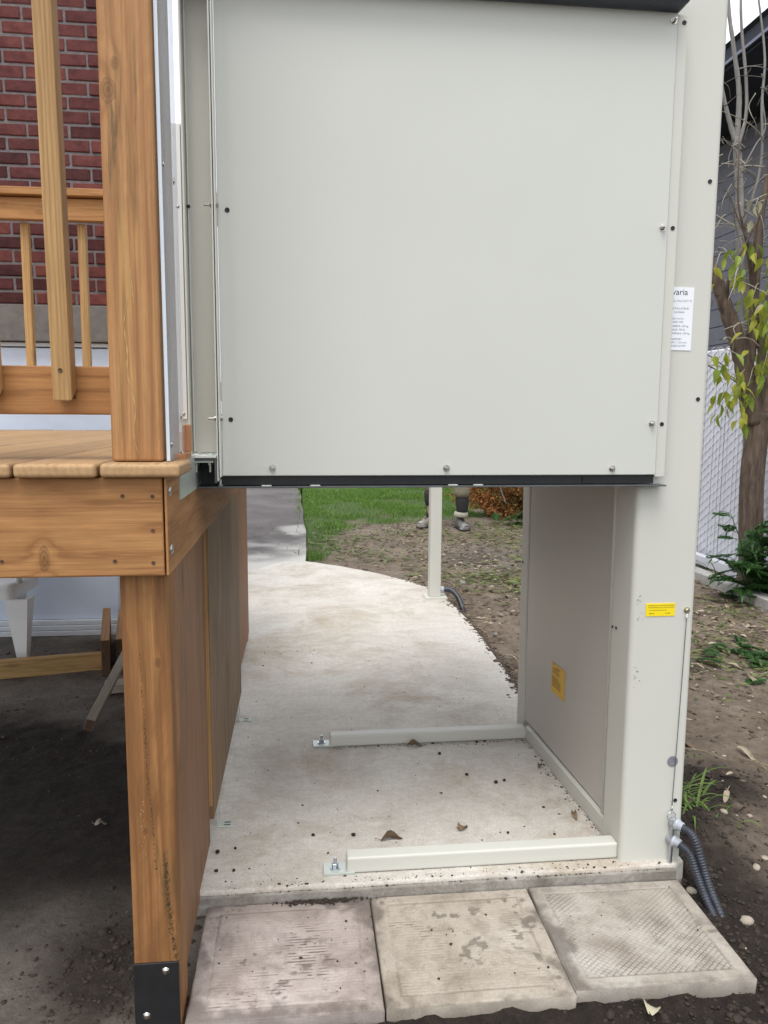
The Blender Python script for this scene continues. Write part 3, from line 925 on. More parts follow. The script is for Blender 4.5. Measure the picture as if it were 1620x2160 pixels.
box('track_gap_shade', (0.838, 1.9155, 0.055), (0.8415, 1.931, ZT - 0.12), M_black, tower)  # black strip standing in for the shade inside the gap
skew('side_rail', 1.858, 2.556, 0.8205, 0.7865, 0.0, 0.050, 0.016, M_paint_col, 0.003)
def leg_mesh(sx, sy, sz, bev):
    return box_mesh(sx, sy, sz, bev, 3, 'floor_leg')
link('floor_leg', leg_mesh(0.708, 0.042, 0.043, 0.006), M_paint_col, tower, (0.459, 1.8225, 0.0225))
link('floor_leg', leg_mesh(0.700, 0.042, 0.041, 0.006), M_paint_col, tower, (0.440, 2.5705, 0.0215), (0, 0, R(0.3)))
for i, (x, y) in enumerate(((0.081, 1.822), (0.066, 2.572))):
    pl = box('foot_plate', (x - 0.034, y - 0.024, 0.0005), (x + 0.045, y + 0.024, 0.0075), M_sill, tower, 0.001)
    bx = x - 0.004
    V, Fc = join_arrays([lathe_arrays([(0.0, 0.0135), (0.003, 0.0135)], (bx, y, 0.0075), (0, 0, 1), 20),
                         lathe_arrays([(0.003, 0.0088), (0.012, 0.0088), (0.013, 0.0075)], (bx, y, 0.0075), (0, 0, 1), 6),
                         lathe_arrays([(0.003, 0.0045), (0.0265, 0.0045), (0.028, 0.0034)], (bx, y, 0.0075), (0, 0, 1), 12)])
    link('anchor_bolt', mesh_from(V, Fc, 'anchor_bolt'), M_zinc, pl)
FY = 1.7845
for x, z in ((0.952, 1.691), (0.953, 1.189), (0.953, 0.164)):
    plug('hole_plug', (x, FY, z), (0, -1, 0), tower)
plug('cover_disc', (0.940, FY, 0.2705), (0, -1, 0), tower, M_greyplug, 0.0142)
for y, z in ((1.895, 0.597), (1.872, 0.600)):
    plug('hole_plug', (0.8115 if y < 1.9 else 0.825, y, z), (-1, 0, 0), tower, M_plug, 0.004)
plug('hole_plug', (0.7945, 2.67, 0.62), (-1, 0, 0), tower, M_plug, 0.005)

# stickers on the tower (children of the tower, lettering is their own part)
wl = box('white_label', (0.856, 1.7835, 1.304), (0.9275, 1.7848, 1.450), M_white_sticker, tower)
wl.rotation_euler = (0, R(0.5), 0)
TY = 1.7832
lettering('lettering', 'savaria', 0.0205, (0.8570, TY, 1.4325), wl, M_ink)
for z, s, x, sz in ((1.4165, 'MODELE: MULTILIFT 72', 0.8598, 0.0062), (1.399, 'INSTALLATEUR:', 0.8715, 0.0066), (1.3905, '  SAVARIA', 0.877, 0.0066),
                    (1.376, 'VITESSE: 8 m/min', 0.8660, 0.0055), (1.368, 'ANNEE: 2005', 0.8720, 0.0058), (1.3585, 'CABINE: 340 kg', 0.8752, 0.0064),
                    (1.350, 'CHARGE: 750 lb', 0.8655, 0.0064), (1.3415, 'NOMINALE: 340 kg', 0.8690, 0.0064), (1.328, 'SUPPORT', 0.8770, 0.0062),
                    (1.3205, 'MAX 1" (25 mm)', 0.8735, 0.0060), (1.3125, 'CSA B355 #19387', 0.8700, 0.0058)):
    lettering('lettering', s, sz, (x, TY, z), wl, M_inkgrey)
ys = box('yellow_sticker', (0.848, 1.7835, 0.6535), (0.9235, 1.7848, 0.686), M_yellow, tower)
lettering('lettering', 'WARNING BLOCK MOUNTING POSITION', 0.0036, (0.8535, TY, 0.6795), ys, M_ink)
lettering('lettering', 'POSITIONNEMENT DE LA TIGE BLOQUANTE', 0.0034, (0.8535, TY, 0.6745), ys, M_ink)
lettering('lettering', 'MAINTIEN EN POSITION LEVEE', 0.0032, (0.8570, TY, 0.6675), ys, M_ink)
def arrow(x0, x1, z):
    s = 1 if x1 > x0 else -1
    h = 0.0012
    V = [(x0, TY, z - h * .4), (x1 - s * 0.004, TY, z - h * .4), (x1 - s * 0.004, TY, z - h * 1.2), (x1, TY, z), (x1 - s * 0.004, TY, z + h * 1.2), (x1 - s * 0.004, TY, z + h * .4), (x0, TY, z + h * .4)]
    return link('arrow_mark', mesh_from(V, [tuple(range(7))], 'arrow_mark'), M_ink, ys)
arrow(0.870, 0.856, 0.6605)
arrow(0.898, 0.912, 0.6610)
# amber notice on the left face: lines of small print
a_l = -math.atan2(0.0305, 0.667)
asx = lambda y: 0.8305 + (0.800 - 0.8305) * (y - 1.945) / 0.667 - 0.0012
ay0, ay1 = 2.255, 2.355
ns = link('amber_notice', box_mesh(0.0012, 0.108, 0.098, 0, 1, 'amber_notice'), M_yellow2, tower, (asx(2.305), 2.305, 0.302), (0, 0, -a_l))
parts = []
for j, (z, y_a, y_b) in enumerate(((0.345, 2.35, 2.335), (0.339, 2.322, 2.285), (0.332, 2.35, 2.300), (0.325, 2.352, 2.292), (0.318, 2.352, 2.292),
                                   (0.303, 2.353, 2.30), (0.296, 2.353, 2.285), (0.289, 2.353, 2.28), (0.282, 2.353, 2.285), (0.275, 2.352, 2.280), (0.258, 2.272, 2.266))):
    x_a, x_b = asx(y_a) - 0.0009, asx(y_b) - 0.0009
    parts.append(([(x_a, y_a, z), (x_b, y_b, z), (x_b, y_b, z + 0.0026), (x_a, y_a, z + 0.0026)], [(0, 1, 2, 3)]))
link('print_lines', mesh_from(*join_arrays(parts), 'print_lines'), M_litterb, ns)
# scuffs of black rubber on the column edge are modelled in the paint; lanyard with pin
bt = lathe('lanyard_bolt', [(0, 0.0078), (0.0018, 0.0078), (0.002, 0.0052), (0.006, 0.0052), (0.007, 0.004)], (0.955, FY, 0.667), (0, -1, 0), M_brasszinc, tower, 12)
box('cable_clip', (0.9515, 1.778, 0.648), (0.9562, 1.7843, 0.658), M_white_plastic, tower, 0.001)
tube('lanyard_cable', smooth_path([(0.954, 1.781, 0.65), (0.9515, 1.7815, 0.50), (0.9475, 1.7815, 0.32), (0.9435, 1.7815, 0.148)], 5), 0.0009, M_dkgrey, tower, 6)
tube('cable_eye', [(0.9435, 1.7805, 0.150), (0.9428, 1.7800, 0.136)], 0.0022, M_zinc, tower, 8)
def ring_mesh(c, rad, r, tilt):
    path = [Vector(c) + Vector((rad * math.cos(a), tilt * rad * math.cos(a), rad * math.sin(a))) for a in np.linspace(0, 2 * math.pi, 25)]
    return tube_arrays(path, r, 8, False)
link('pull_ring', mesh_from(*ring_mesh((0.9405, 1.776, 0.126), 0.0115, 0.0013, 0.15), 'pull_ring'), M_zinc, tower, smooth=True)
V, Fc = join_arrays([lathe_arrays([(0, 0.0028), (0.016, 0.0028)], (0.9435, 1.772, 0.116), (-0.02, 0, -1), 10),
                     lathe_arrays([(0.013, 0.0055), (0.016, 0.0055)], (0.9435, 1.772, 0.116), (-0.02, 0, -1), 14),
                     lathe_arrays([(0.016, 0.0050), (0.112, 0.0050), (0.114, 0.0040)], (0.9435, 1.772, 0.116), (-0.02, 0, -1), 12)])
link('locking_pin', mesh_from(V, Fc, 'locking_pin'), M_zinc, tower, smooth=False)
# rubber scuffs where the column meets the doorway: thin smears
sm_parts = []
for (cx_, cz, n_) in ((0.829, 0.695, 9), (0.835, 0.655, 5), (0.829, 0.512, 8), (0.833, 0.485, 5)):
    for _ in range(n_):
        x, z = cx_ + random.uniform(-0.008, 0.010), cz + random.uniform(-0.014, 0.012)
        w, h = random.uniform(0.001, 0.0035), random.uniform(0.0006, 0.002)
        k_ = 7
        ring_ = [(x + w * math.cos(t) * random.uniform(.6, 1.1), FY + 0.0001, z + h * math.sin(t) * random.uniform(.6, 1.1)) for t in np.linspace(0, 2 * math.pi, k_, endpoint=False)]
        sm_parts.append((ring_, [tuple(range(k_))]))
so = link('rubber_scuff', mesh_from(*join_arrays(sm_parts), 'rubber_scuff'), m_plain('rubber_smear', (0.25, 0.25, 0.24), 0.7, 0, 0.3), tower)
tag(so, kind='stuff')

# ------------------------------------------------------------------ lift platform (the car)
car = thing('lift_platform', 'raised cream lift platform with a high flat side panel', 'lift platform', (0.35, 2.2, 0.98))
PY = 1.755
box('side_panel', (-0.176, PY, 1.0095), (0.840, PY + 0.003, 2.0365), M_paint, car, 0.0008)
box('panel_fold', (-0.176, PY + 0.0031, 1.0085), (0.820, PY + 0.012, 1.0105), M_edge, car)
box('guide_flange', (0.8425, PY + 0.006, 1.0035), (0.8665, PY + 0.016, 2.0365), M_paint_col, car, 0.001)
box('panel_flange', (-0.1795, 1.722, 1.0085), (-0.1768, PY + 0.003, 2.045), M_edge, car, 0.0004)
box('jamb_flange', (-0.1848, 1.722, 1.0), (-0.1820, PY + 0.008, 2.045), M_edge, car, 0.0004)
box('jamb_face', (-0.244, PY + 0.034, 1.060), (-0.1849, PY + 0.038, 2.045), M_paint_col, car)
box('jamb_lip', (-0.2475, PY + 0.0, 1.052), (-0.2445, PY + 0.05, 2.045), M_edge, car, 0.0004)
box('jamb_lip', (-0.2415, PY + 0.026, 1.062), (-0.2385, PY + 0.0338, 2.045), M_edge, car, 0.0004)
# foot of the jamb: bolted plate over a dark channel
box('jamb_plate', (-0.2475, 1.715, 1.0515), (-0.186, 1.81, 1.0565), M_edge, car, 0.0006)
box('packing_plate', (-0.236, 1.722, 1.0405), (-0.192, 1.79, 1.0455), M_sill, car, 0.0006)
box('channel', (-0.2485, 1.718, 1.0462), (-0.184, 1.82, 1.0512), M_dkgrey, car, 0.0005)
box('channel', (-0.2485, 1.718, 1.001), (-0.2440, 1.82, 1.0460), M_dkgrey, car, 0.0005)
box('channel', (-0.1900, 1.718, 0.996), (-0.1853, 1.82, 1.0460), M_dkgrey, car, 0.0005)
box('channel_back', (-0.2438, 1.815, 0.985), (-0.1902, 1.82, 1.0460), M_black, car)
for x in (-0.2305, -0.2005):
    V, Fc = join_arrays([lathe_arrays([(0, 0.0058), (0.005, 0.0058)], (x, 1.733, 1.0403), (0, 0, -1), 6),
                         lathe_arrays([(0.005, 0.0033), (0.0205, 0.0033), (0.0215, 0.0024)], (x, 1.733, 1.0403), (0, 0, -1), 10)])
    link('bolt', mesh_from(V, Fc, 'bolt'), M_steel, car)
    link('bolt_head', mesh_from(*lathe_arrays([(0, 0.010), (0.0025, 0.0085), (0.004, 0.004)], (x, 1.738, 1.0567), (0, 0, 1), 14), 'bolt_head'), M_sill, car, smooth=True)
for x, z in ((-0.065, 1.0265), (0.334, 1.0255), (0.733, 1.0235), (0.829, 1.577), (0.826, 1.130), (0.831, 2.020)):
    nut_bolt('bolt', (x, PY, z), (0, -1, 0), car, M_steel, 0.0058, 0.009 if z < 1.1 else 0.012)
for x, z in ((-0.155, 1.584), (-0.156, 1.135)):
    plug('hole_plug', (x, PY, z), (0, -1, 0), car, M_plug, 0.0052)
for x, z in ((0.8555, 1.578), (0.8535, 1.129), (0.858, 2.020)):
    plug('hole_plug', (x, PY + 0.006, z), (0, -1, 0), car, M_plug, 0.0050)
for z in (1.589, 1.137):
    V, Fc = join_arrays([lathe_arrays([(0, 0.0058), (0.005, 0.0058)], (-0.1768, 1.738, z), (1, 0, 0), 6),
                         lathe_arrays([(0, 0.0058), (0.005, 0.0058)], (-0.1848, 1.738, z), (-1, 0, 0), 6),
                         lathe_arrays([(0.004, 0.003), (0.018, 0.003)], (-0.1848, 1.738, z), (-1, 0, 0), 10)])
    link('bolt', mesh_from(V, Fc, 'bolt'), M_steel, car)
plug('hole_plug', (-0.2400, PY + 0.025, 1.595), (0, -1, 0), car, M_plug, 0.004)
# floor pan, top rail, far wall
box('floor_pan', (-0.180, PY + 0.012, 0.9872), (0.842, 2.64, 1.0080), M_black, car)
box('floor_block', (0.665, PY + 0.0095, 0.990), (0.690, PY + 0.0117, 1.0075), M_plug, car)
box('floor_block', (-0.180, PY + 0.0095, 0.990), (-0.105, PY + 0.0117, 1.0075), M_plug, car)
box('under_plate', (-0.262, PY - 0.008, 0.9815), (0.8665, 2.66, 0.9850), M_dkgrey, car, 0.0006)
for x in (-0.09, 0.02, 0.34, 0.40):
    box('rivet_tab', (x, PY + 0.004, 0.9852), (x + 0.022, PY + 0.009, 0.9872), M_edge, car)
box('floor_deck', (-0.178, PY + 0.02, 1.0085), (0.835, 2.62, 1.0150), M_dkgrey, car)
box('top_rail', (-0.26, PY - 0.046, 2.0385), (0.8500, PY + 0.03, 2.078), M_cap, car, 0.012, 3)
box('side_panel', (-0.176, 2.637, 1.0095), (0.800, 2.640, 2.0365), M_paint, car)
box('top_rail', (-0.26, 2.61, 2.0385), (0.79, 2.70, 2.078), M_cap, car, 0.012, 3)

# landing sill: a galvanised angle along the deck edge, and the gate standing open behind it
sill = tag(box('landing_sill', (-0.2365, 1.515, 0.982), (-0.2325, 2.56, 1.058), M_sill, None, 0.0008), 'shiny galvanised sill plate along the deck edge facing the lift', 'sill plate')
plug('hole_plug', (-0.2322, 1.66, 1.034), (1, 0, 0), sill, M_steel, 0.004)
gate = thing('landing_gate', 'pale flat gate seen edge on behind the wooden post', 'gate', (-0.4, 2.62, 1.06))
box('gate_panel', (-0.60, 2.615, 1.085), (-0.3700, 2.625, 2.055), M_gate, gate, 0.001)
box('gate_stile', (-0.400, 2.604, 1.128), (-0.372, 2.6145, 2.05), M_gate, gate, 0.001)
box('gate_stile', (-0.3685, 2.600, 1.085), (-0.3400, 2.640, 2.9), M_paint_col, gate, 0.002)
for z in (1.80, 1.145): dome_screw('screw', (-0.385, 2.604, z), (0, -1, 0), gate, M_steel, 0.0045)

# ------------------------------------------------------------------ wooden deck
deck = thing('wooden_deck', 'raised stained wooden deck with post, fascia boards and railings', 'deck', (-0.8, 2.4, -0.06))
PX0, PX1 = -0.3305, -0.2435
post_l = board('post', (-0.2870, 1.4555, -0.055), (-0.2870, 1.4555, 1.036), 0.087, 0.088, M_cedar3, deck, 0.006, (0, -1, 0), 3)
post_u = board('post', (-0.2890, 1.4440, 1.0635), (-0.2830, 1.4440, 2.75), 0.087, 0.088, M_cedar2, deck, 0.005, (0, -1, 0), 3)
def flecks(name, path, spread, n, size, mat, parent, y, seed, tall=2.2):
    r = random.Random(seed)
    parts = []
    P = smooth_path([(x, y, z) for x, z in path], 12)
    for _ in range(n):
        p = P[r.randrange(len(P))]
        x, z = p[0] + r.gauss(0, spread), p[2] + r.gauss(0, 0.012)
        w = size * r.uniform(0.3, 1.0); h = w * r.uniform(1.0, tall)
        k_ = 6
        parts.append(([(x + w * math.cos(t) * r.uniform(.5, 1.1), y - r.uniform(0.0001, 0.0008), z + h * math.sin(t) * r.uniform(.5, 1.1)) for t in np.linspace(0, 2 * math.pi, k_, endpoint=False)], [tuple(range(k_))]))
    o = link(name, mesh_from(*join_arrays(parts), name), mat, parent)
    return tag(o, kind='stuff')
M_moss = m_plain('dark_green_moss', (0.030, 0.036, 0.016), 0.95, 0, 0.4, 90)
M_resin = m_plain('dried_resin', (0.44, 0.26, 0.10), 0.45, 0, 0.15, 60)
flecks('moss_streak', [(-0.2985, 0.70), (-0.2955, 0.60), (-0.2930, 0.48), (-0.2860, 0.38), (-0.2830, 0.28)], 0.0011, 260, 0.0009, M_moss, post_l, 1.4110, 1)
flecks('moss_streak', [(-0.2660, 0.30), (-0.2620, 0.22), (-0.2560, 0.15), (-0.2500, 0.092)], 0.0028, 520, 0.0011, M_moss, post_l, 1.4110, 2)
flecks('resin_streak', [(-0.2980, 0.71), (-0.2955, 0.60), (-0.2935, 0.47)], 0.0010, 30, 0.0007, M_resin, post_l, 1.4108, 3, 4)
flecks('resin_streak', [(-0.3030, 0.42), (-0.3060, 0.35), (-0.3030, 0.29)], 0.0016, 26, 0.0009, M_resin, post_l, 1.4108, 4, 5)
def ribbon(name, path, w, mat, parent, y):
    P = smooth_path([(x, y, z) for x, z in path], 8)
    V = []
    for i, p in enumerate(P):
        ww = w * math.sin(math.pi * (i + 0.6) / (len(P) + 0.2)) ** 0.6 * (1 + 0.5 * math.sin(i * 1.3))
        V += [(p[0] - ww / 2, p[1], p[2]), (p[0] + ww / 2, p[1], p[2])]
    return link(name, mesh_from(V, [(2 * i, 2 * i + 1, 2 * i + 3, 2 * i + 2) for i in range(len(P) - 1)], name), mat, parent)
ribbon('resin_streak', [(-0.2950, 1.345), (-0.3030, 1.300), (-0.2990, 1.255), (-0.3000, 1.215), (-0.2890, 1.160), (-0.2930, 1.110), (-0.2850, 1.072)], 0.0024, M_resin, post_u, 1.3997)
ribbon('resin_streak', [(-0.2890, 1.395), (-0.2870, 1.360), (-0.2850, 1.335)], 0.0018, M_resin, post_u, 1.3997)
bk = box('post_shoe', (-0.3315, 1.4065, -0.062), (-0.2450, 1.4110, 0.090), M_black, deck, 0.001)
dome_screw('screw', (-0.270, 1.4065, 0.073), (0, -1, 0), bk, M_steel, 0.006)
dome_screw('screw', (-0.309, 1.4065, -0.020), (0, -1, 0), bk, M_steel, 0.006)
# front and side fascia
ff = board('fascia_board', (-1.86, 1.3955, 0.9485), (-0.2440, 1.3955, 0.9485), 0.176, 0.030, M_cedar_front, deck, 0.003)
sf = board('fascia_board', (-0.2415, 1.3810, 0.9485), (-0.2415 - 0.002, 3.9, 0.9485), 0.176, 0.0048, M_cedar, deck, 0.0015)
sf.location.x = -0.2395
inner = board('rim_joist', (-0.30, 1.51, 0.945), (-0.30, 3.9, 0.945), 0.17, 0.030, M_cedar, deck, 0.002)
for x, z in ((-0.312, 1.004), (-0.261, 1.003), (-0.262, 0.942), (-0.329, 0.888), (-0.263, 0.884), (-0.55, 1.0), (-0.52, 0.89)):
    V, Fc = lathe_arrays([(0.0, 0.0036), (0.0008, 0.0036), (0.0002, 0.0018)], (x, 1.3805, z), (0, -1, 0), 10)
    link('screw_head', mesh_from(V, Fc, 'screw_head'), M_endgrain, ff)
for y, z in ((1.412, 1.010), (1.412, 0.903)):
    V, Fc = lathe_arrays([(0, 0.010), (0.0018, 0.0095), (0.0036, 0.006), (0.0042, 0.002)], (-0.2371, y, z), (1, 0, 0), 14)
    link('carriage_bolt', mesh_from(V, Fc, 'carriage_bolt'), M_zinc, sf, smooth=True)
# deck boards (run away from the camera) with rounded noses
bw, gap = 0.1365, 0.0045
x = -0.2085
k = 0
while x > -1.80:
    cx_ = x - bw / 2
    y0 = 1.357 + random.uniform(-0.003, 0.003)
    if k == 0:
        board('deck_board', (cx_, y0, 1.050), (cx_, 1.498, 1.050), 0.0245, bw, M_deck, deck, 0.0075, (0, 0, 1), 4)
        board('deck_board', (cx_ - 0.02, 1.5, 1.050), (cx_ - 0.02, 3.92, 1.050), 0.0245, bw - 0.04, M_deck, deck, 0.010, (0, 0, 1), 4)
    else:
        board('deck_board', (cx_, y0, 1.050), (cx_, 3.92, 1.050 + random.uniform(-0.001, 0.001)), 0.0245, bw, M_deck, deck, 0.0075, (0, 0, 1), 4)
    x -= bw + gap
    k += 1
# joists underneath
for y in (1.85, 2.3, 2.75, 3.2, 3.65):
    board('joist', (-1.84, y, 0.96), (-0.32, y, 0.96), 0.14, 0.036, M_cedar, deck, 0.002)
board('rim_joist', (-1.86, 3.90, 0.9485), (-0.26, 3.90, 0.9485), 0.176, 0.036, M_cedar, deck, 0.002)
# skirting panels on the lift side
board('skirting_panel', (-0.2585, 1.745, -0.0225), (-0.2585, 1.745, 0.8675), 0.480, 0.012, M_ply, deck, 0.0015, (0, 1, 0))
board('skirting_panel', (-0.2490, 2.470, 0.062), (-0.2490, 2.470, 0.862), 0.960, 0.016, M_ply2, deck, 0.0015, (0, 1, 0))
board('panel_batten', (-0.2500, 1.9885, 0.10), (-0.2500, 1.9885, 0.866), 0.004, 0.010, M_pine, deck, 0.0008, (0, 1, 0))
board('post', (-0.300, 3.86, 0.0), (-0.300, 3.86, 0.86), 0.06, 0.045, M_cedar2, deck, 0.003, (0, 1, 0))
board('skirting_panel', (-0.276, 3.388, 0.05), (-0.276, 3.388, 0.85), 0.865, 0.012, M_ply, deck, 0.0015, (0, 1, 0))
def angle_bracket(y, s=1.0):
    pa = box_mesh(0.046, 0.030, 0.0025, 0.0005, 1)
    o = link('angle_bracket', pa, M_sill, deck, (-0.2175, y, 0.0022))
    link('bracket_leg', box_mesh(0.0025, 0.030, 0.055, 0.0005, 1), M_sill, o, (-0.2395, y, 0.030))
    for d in (-0.007, 0.007):
        link('bracket_slot', box_mesh(0.018, 0.0035, 0.0012, 0, 1), M_ink, o, (-0.215, y + d, 0.0037))
for y in (2.07, 2.815): angle_bracket(y)
# acrylic guard on the inner side of the post, fixing strip behind it
ac = box('acrylic_guard', (-0.2395, 1.4135, 1.064), (-0.2340, 1.586, 2.6), M_acrylic, deck)
box('guard_edge', (-0.2397, 1.4118, 1.064), (-0.2338, 1.4133, 2.6), M_acr_edge, ac)
for y, z in ((1.428, 1.575), (1.538, 1.578), (1.428, 1.093), (1.550, 1.143)):
    dome_screw('screw', (-0.2338, y, z), (1, 0, 0), ac, M_steel, 0.0048)
board('guard_batten', (-0.262, 1.537, 1.064), (-0.262, 1.537, 2.6), 0.085, 0.04, M_old, deck, 0.002, (0, 1, 0))
# small orange wooden corner block at the foot of the guard
cb = board('corner_block', (-0.2305, 1.60, 1.070), (-0.2305, 1.60, 1.126), 0.026, 0.016, M_bracket_wood, deck, 0.003, (0, 1, 0))
board('block_foot', (-0.2305, 1.50, 1.0655), (-0.2305, 1.586, 1.0655), 0.012, 0.020, M_bracket_wood, cb, 0.002)
dome_screw('screw', (-0.2320, 1.545, 1.0717), (0, 0, 1), cb, M_steel, 0.0045)
box('trim_block', (-0.2545, 1.50, 1.034), (-0.2375, 1.62, 1.0592), M_deck, deck, 0.003)
# front railing: lower rail and the two nearest balusters
board('lower_rail', (-1.86, 1.479, 1.1885), (-0.3320, 1.479, 1.1885), 0.087, 0.036, M_cedar, deck, 0.003)
board('upper_rail', (-1.86, 1.479, 1.96), (-0.3320, 1.479, 1.96), 0.087, 0.036, M_cedar, deck, 0.003)
def bevelled_baluster(xb, xt):
    me = box_mesh(0.86, 0.033, 0.036, 0.003, 2, 'baluster')
    for v in me.vertices:                       # foot cut on the slant
        if v.co.x < -0.4:
            v.co.x += 0.022 * (v.co.z + 0.018) / 0.036 * -1 + 0.010
    d = Vector((xt - xb, 0, 0.86))
    o = link('baluster', me, M_pine, deck, ((xb + xt) / 2, 1.4405, 1.180 + 0.43))
    x = d.normalized(); z = Vector((0, -1, 0)); y = z.cross(x)
    o.rotation_euler = Matrix((x, y, z)).transposed().to_euler()
    return o
b1 = bevelled_baluster(-0.4185, -0.4240)
lathe('screw_head', [(0, 0.004), (0.001, 0.004), (0.0003, 0.002)], (-0.4195, 1.4222, 1.222), (0, -1, 0), M_endgrain, b1, 10)
link('cut_end', mesh_from([(-0.4335, 1.4245, 1.1930), (-0.4035, 1.4245, 1.1930), (-0.4035, 1.4580, 1.1735), (-0.4335, 1.4580, 1.1735)], [(3, 2, 1, 0)], 'cut_end'), M_endgrain, b1)
for i in range(1, 9): bevelled_baluster(-0.4185 - 0.1265 * i, -0.4240 - 0.1265 * i)
# rear railing
board('rail_cap', (-1.86, 3.80, 2.131), (-0.32, 3.80, 2.137), 0.034, 0.10, M_cedar, deck, 0.004)
board('upper_rail', (-1.86, 3.80, 2.061), (-0.32, 3.80, 2.067), 0.098, 0.038, M_cedar, deck, 0.004)
for i in range(9):
    xx = -1.262 + 0.254 * (i - 4)
    if xx > -0.35 or xx < -1.84: continue
    board('baluster', (xx, 3.842, 1.24), (xx + 0.003, 3.842, 2.012), 0.036, 0.036, M_pine, deck, 0.003, (0, 1, 0))
board('lower_rail', (-1.86, 3.80, 1.25), (-0.32, 3.80, 1.25), 0.089, 0.038, M_cedar, deck, 0.004)

# ------------------------------------------------------------------ brick house behind the deck
house = thing('brick_house', 'red brick house wall with a concrete band above a pale door', 'house', (-1.8, 4.5, -0.06))
HY = 4.235
box('wall', (-4.2, HY + 0.012, 1.70), (-0.955, HY + 0.25, 5.2), M_mortar, house)
box('wall', (-4.2, HY + 0.26, -0.1), (-0.955, 5.75, 5.2), M_mortar, house)
box('concrete_band', (-4.2, HY - 0.004, 1.512), (-0.945, HY + 0.24, 1.697), M_lintel, house, 0.004)
box('basement_wall', (-0.985, HY + 0.01, -0.12), (-0.957, HY + 0.255, 1.510), M_lintel, house)
BL, BH, BP = 0.193, 0.0575, 0.0685
bmeshs = []
for s in range(3):
    m_ = box_mesh(BL, 0.05, BH, 0.006, 2, 'brick')
    for v in m_.vertices: v.co += Vector((random.uniform(-1, 1), random.uniform(-1, 1), random.uniform(-1, 1))) * 0.0016
    m_.materials.append(M_brick)
    bmeshs.append(m_)
hm = box_mesh(BL * 0.47, 0.05, BH, 0.004, 1, 'brick'); hm.materials.append(M_brick)
rest = []
base_b = box_mesh(BL, 0.05, BH, 0.0, 1)
bv = [tuple(v.co) for v in base_b.vertices]; bf = [tuple(p.vertices) for p in base_b.polygons]
for c in range(50):
    z = 1.703 + BH / 2 + c * BP
    if z > 5.1: break
    off = (c % 2) * 0.1015
    xx = -0.956 - BL / 2 + (0 if c % 2 == 0 else -0.1015)
    if c % 2:
        o = link('brick', hm, None, house, (-0.956 - BL * 0.235, HY + 0.027, z))
    while xx > -4.1:
        jx, jz = random.uniform(-0.0015, 0.0015), random.uniform(-0.0012, 0.0012)
        if xx > -1.78 and z < 3.32:
            link('brick', random.choice(bmeshs), None, house, (xx + jx, HY + 0.0315 + random.uniform(0, 0.0025), z + jz), (0, R(random.uniform(-0.3, 0.3)), 0))
        else:
            rest.append(([(a + xx, b + HY + 0.033, d + z) for a, b, d in bv], bf))
        xx -= 0.203
tag(link('brick', mesh_from(*join_arrays(rest), 'bricks_far'), M_brick, house), kind='stuff')
dr = box('door', (-4.0, HY + 0.045, 0.02), (-1.012, HY + 0.075, 1.482), M_door, house, 0.002)
box('door_frame', (-1.010, HY + 0.020, -0.06), (-0.988, HY + 0.09, 1.505), M_frame_door, house, 0.002)
box('door_frame', (-4.0, HY + 0.028, 1.488), (-1.012, HY + 0.09, 1.508), M_frame_door, house, 0.002)
for z0, z1, y in ((-0.005, 0.018, 0.020), (-0.033, -0.008, 0.008), (-0.062, -0.036, 0.0)):
    box('door_sill', (-4.0, HY + y, z0), (-1.012, HY + 0.09, z1), M_frame_door, house, 0.003)
box('roof', (-4.5, HY - 0.3, 5.2), (-0.90, 5.9, 5.4), M_roof, house)

# ------------------------------------------------------------------ plastic chair under the deck
chair = thing('plastic_chair', 'white moulded plastic garden chair standing under the deck', 'chair', (-1.5, 3.95, -0.06))
CX0, CX1, CY0, CY1 = -1.82, -1.345, 3.72, 4.12
prism('seat', rounded(CX0, CY0, CX1, CY1, 0.05, 6), 0.318, 0.345, M_white_plastic, chair, 0.012, 3)
prism('apron', rounded(CX0 + 0.012, CY0 + 0.012, CX1 - 0.012, CY1 - 0.012, 0.045, 6), 0.262, 0.3175, M_white_plastic, chair)
def chair_leg(xt, yt, xb, yb, sx, sy):
    """L-shaped leg that tapers to the foot"""
    parts = []
    for (dx0, dx1, dy0, dy1) in ((0, 1, 0, 0.16), (0, 0.16, 0.165, 1)):
        V = []
        for (cx_, cy_, z, w) in ((xb, yb, gz(xb, yb) - 0.004, 0.034), (xt, yt, 0.262, 0.105)):
            for a, b in ((dx0, dy0), (dx1, dy0), (dx1, dy1), (dx0, dy1)):
                V.append((cx_ + sx * a * w, cy_ + sy * b * w, z))
        parts.append((V, [(0, 1, 2, 3), (4, 5, 6, 7), (0, 1, 5, 4), (1, 2, 6, 5), (2, 3, 7, 6), (3, 0, 4, 7)]))
    me = mesh_from(*join_arrays(parts), 'leg')
    bm = bmesh.new(); bm.from_mesh(me); bmesh.ops.recalc_face_normals(bm, faces=bm.faces); bm.to_mesh(me); bm.free()
    return link('leg', me, M_white_plastic, chair)
chair_leg(-1.300, 3.73, -1.318, 3.72, -1, 1)
chair_leg(-1.814, 3.73, -1.814, 3.72, 1, 1)
chair_leg(-1.440, 4.11, -1.440, 4.16, -1, -1)
chair_leg(-1.807, 4.11, -1.812, 4.16, 1, -1)
for i in range(6):
    xx = -1.76 + 0.072 * i
    board('back_slat', (xx, 4.11, 0.34), (xx, 4.19, 0.80), 0.012, 0.036, M_white_plastic, chair, 0.004, (0, 1, 0))
tube('back_rim', smooth_path([(x_ - 0.09, y_, z_) for x_, y_, z_ in ((-1.70, 4.10, 0.34), (-1.70, 4.17, 0.70), (-1.62, 4.20, 0.82), (-1.49, 4.205, 0.85), (-1.36, 4.20, 0.82), (-1.28, 4.17, 0.70), (-1.28, 4.10, 0.34))], 5), 0.016, M_white_plastic, chair, 10)
